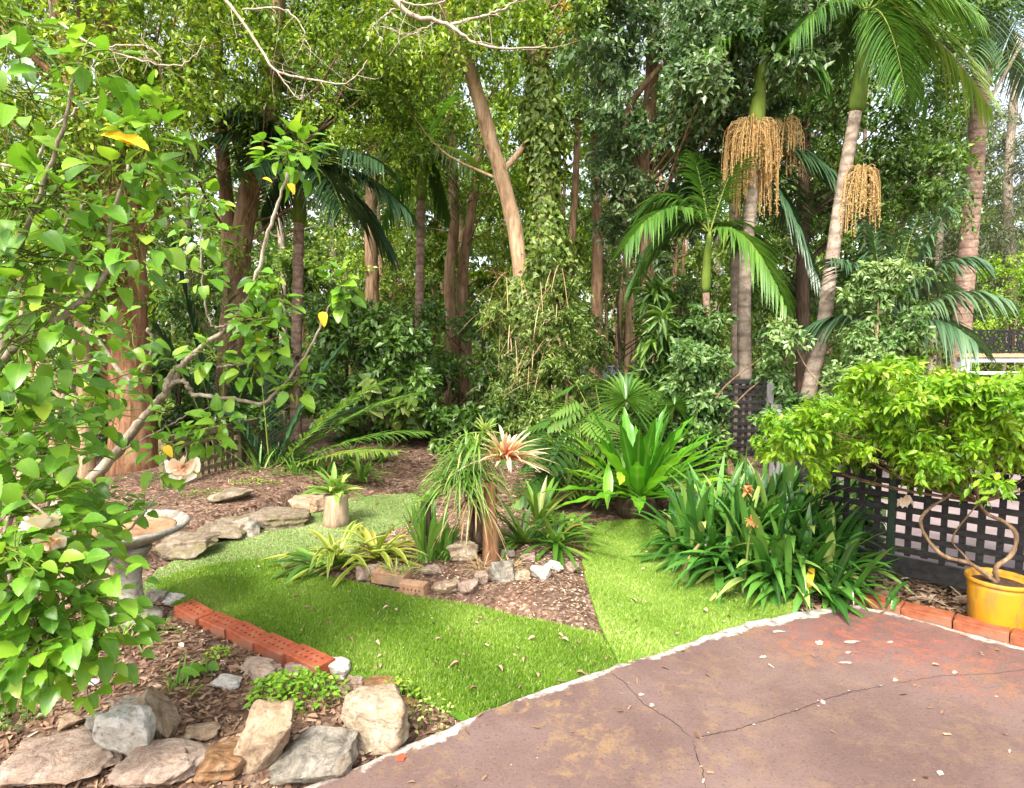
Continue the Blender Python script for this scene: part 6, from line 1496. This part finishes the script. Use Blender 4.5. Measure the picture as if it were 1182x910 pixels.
# bare branches reaching in from a tree beside the patio
g = np.array([-5.2, 4.2, -.05]); t = thing('bare_tree', 'leafless grey branches arching across the top from beyond the hibiscus', 'tree', g)
mb = MB(); mb.tube(spline([g, [-5.0, 4.2, 2.0], [-4.6, 4.3, 4.2], [-3.6, 4.6, 5.6]], 20), np.linspace(.12, .06, 20), 10, wob=.04)
h = [np.array([-3.6, 4.6, 5.6])]
mains = [([(430, -30, 5.0), (470, 15, 5.0), (505, 25, 5.0), (520, 30, 5.0), (545, 48, 5.0), (580, 56, 5.0), (630, 54, 5.0)], .022, .006), ([(520, 28, 5.0), (560, 18, 5.0), (592, 4, 5.0), (620, -20, 5.0)], .012, .006), ([(245, -20, 4.8), (290, 40, 4.8), (318, 80, 4.8), (360, 92, 4.8), (402, 95, 4.8), (424, 70, 4.8)], .013, .004),
         ([(280, 10, 4.8), (330, 12, 4.8), (352, 40, 4.8), (345, 60, 4.8)], .008, .003), ([(60, 20, 4.5), (100, 48, 4.5), (150, 66, 4.5), (200, 76, 4.5), (225, 64, 4.5), (237, 42, 4.5)], .009, .003), ([(120, 56, 4.5), (160, 52, 4.5), (182, 62, 4.5), (186, 75, 4.5)], .006, .003), ([(160, 60, 4.5), (186, 76, 4.5)], .005, .003), ([(318, 80, 4.8), (345, 115, 4.8), (352, 95, 4.8)], .006, .003),
         ([(455, 10, 5.0), (440, 22, 5.0), (425, 34, 5.0)], .008, .003), ([(430, -10, 5.0), (480, 6, 5.0), (515, 2, 5.0)], .01, .005), ([(505, 25, 5.0), (485, 35, 5.0), (468, 40, 5.0), (440, 30, 5.0)], .007, .003)]
for p_, r0, r1 in mains:
    pts = spline([P(*q) for q in p_], 10 + 4 * len(p_)); mb.tube(pts + R.normal(0, .004, pts.shape), np.linspace(r0, r1, len(pts)), 6, wob=.05)
    for q in range(3, len(pts) - 1, 2):
        e_ = pts[q] + R.normal(0, .14, 3) + [0, 0, -.04]; mb.tube(spline([pts[q], (pts[q] + e_) / 2 + R.normal(0, .02, 3), e_], 5), np.linspace(r1 * .7, .0015, 5), 4, cap=False)
for k in (0, 2, 4, 9):
    mb.tube(spline([h[0], (h[0] + P(*mains[k][0][0])) / 2 + [0, 0, .5], P(*mains[k][0][0])], 14), np.linspace(.04, mains[k][1], 14), 7)
part(mb, 'limb', M['twig'], t)

# ---------------------------------------------------------------- the wood behind: trees one can tell apart, four kinds copied
def wood_tree(kind, bark_, mat, h, r, c0, n, rad_, L, lean):
    t = thing('wood_tree', 'x', 'tree', (0, 60, 0), 'slender trees of the wood behind the garden')
    o = np.array([0, 60, 0.]); mb = MB(); sp = spline([o + [0, 0, -.2], o + [lean * .3, 0, h * .35], o + [lean * .7, .1, h * .7], o + [lean, 0, h]], 18)
    mb.tube(sp, np.linspace(r, r * .35, 18), 9, wob=.04); C = []
    for k in range(n):
        z = U(c0, h + .5); q = sp[min(17, int(z / h * 17))]; rr = U(.2, 1) * 2.3 * (1 - .5 * abs((z - c0) / (h - c0) - .4)); a = U(0, 6.28)
        C.append(q + [math.cos(a) * rr, math.sin(a) * rr, z - q[2]])
        if R.random() < .5: mb.tube(spline([q - [0, 0, .5], (q + C[-1]) / 2 + [0, 0, -.2], C[-1]], 6), np.linspace(.045, .012, 6), 5, cap=False)
    part(mb, 'trunk', M[bark_], t); mb = MB(); sprays(mb, np.array(C), rad_, 12, 15, L * 1.2, DIAMOND, .5, .4); part(mb, 'crown', M[mat], t)
    return t
kinds = [wood_tree(0, 'bark_tan', 'far', 13, .16, 3.0, 46, .85, .17, .8), wood_tree(1, 'bark_brown', 'far', 11, .13, 1.8, 46, .8, .16, -.5), wood_tree(2, 'bark_grey', 'mid', 14, .15, 4.0, 44, .9, .18, .3), wood_tree(3, 'bark_brown', 'lime', 12, .12, 2.6, 40, .9, .17, -.9)]
KL = ['pale trunked airy tree in the sunlit wood far behind', 'brown trunked bushy tree in the sunlit wood far behind', 'grey trunked tall tree in the wood far behind', 'thin brown trunked yellow green tree in the wood far behind']
used = set(); rg = np.random.default_rng(21); ct = 0
for row, (Y0, Y1, k, x0, x1) in enumerate([(17.5, 20, 10, -100, 1080), (21, 25, 11, -60, 1120), (26, 31, 13, -60, 1150), (32, 40, 15, -60, 1240)]):
    for i in range(k):
        px = x0 + (x1 - x0) * (i + rg.uniform(.15, .85)) / k; Y = rg.uniform(Y0, Y1)
        if row == 0 and 700 < px < 735: continue
        x = (px - CX) / FPX * Y; q = int(rg.integers(0, 4)); loc = (x, Y, tz(x, Y) - .1)
        if q not in used:
            kinds[q].location = loc; kinds[q]['label'] = KL[q]; kinds[q].rotation_euler = (0, 0, rg.uniform(0, 6.28)); used.add(q)
        else: dup(kinds[q], loc, rg.uniform(0, 6.28), rg.uniform(.8, 1.15), KL[q])
for q, o in enumerate(kinds):
    if q not in used: o.location = (-6 + q * 4, 27, -1.4); o['label'] = KL[q]
# saplings and poles in the wood
mb = MB(); o0 = np.array([0, 60, 0.]); mb.tube(spline([o0, o0 + [.05, 0, 3], o0 + [-.1, .1, 7], o0 + [.1, 0, 11]], 14), np.linspace(.085, .03, 14), 8, wob=.04)
pole = solo(mb, 'pole_trunk', M['bark_tan'], o0, 'bare thin pole like trunk standing in the bright wood', 'tree trunk', 'bare thin trunks in the wood')
for i in range(34):
    px = rg.choice([rg.uniform(690, 780), rg.uniform(380, 480), rg.uniform(520, 780), rg.uniform(180, 600)]); Y = rg.uniform(16.5, 34); x = (px - CX) / FPX * Y
    o = pole if i == 0 else pole.copy()
    if i: COL.objects.link(o)
    o.location = (x, Y, tz(x, Y) - .1); o.rotation_euler = (rg.normal(0, .035), rg.normal(0, .035), rg.uniform(0, 6)); s_ = rg.uniform(.6, 1.3); o.scale = (s_, s_, 1)
# undergrowth of the wood
def bush(mat, n, L): 
    C = np.array([[U(-1.3, 1.3), 60 + U(-1, 1), U(.15, 1.5)] for _ in range(n)]); t = thing('wood_bush', 'x', 'bush', (0, 60, 0), 'bushes of the wood floor')
    mb = MB(); sprays(mb, C, .5, 10, 10, L, DIAMOND, .5, .4); part(mb, 'foliage', M[mat], t)
    mb = MB()
    for c in C[:9]: mb.tube(spline([[0, 60, -.1], (np.array([0, 60, 0]) + c) / 2, c], 5), .015, 5, cap=False)
    part(mb, 'stem', M['bark_brown'], t); return t
bk = [bush('far', 22, .13), bush('mid', 24, .13)]; BL = ['sunlit yellowish bush on the floor of the wood', 'green bush on the floor of the wood']
cnt = [0, 0]
for i in range(52):
    px = rg.uniform(-80, 1180); Y = rg.uniform(13.5, 36) if not 640 < px < 790 else rg.uniform(21, 36); x = (px - CX) / FPX * Y; q = i % 2
    loc = (x, Y, tz(x, Y) - .05)
    if cnt[q] == 0: bk[q].location = loc; bk[q]['label'] = BL[q]
    else: dup(bk[q], loc, rg.uniform(0, 6.28), rg.uniform(.8, 1.5), BL[q])
    cnt[q] += 1
# far mass of the wood
n = 800; C = np.c_[rg.uniform(-48, 52, n), rg.uniform(42, 58, n), rg.uniform(-1, 17, n) * rg.uniform(.25, 1, n)]
mb = MB(); sprays(mb, C, 1.8, 10, 12, .5, DIAMOND, .5, .4); setting(mb, 'forest', M['far'], 'stuff')
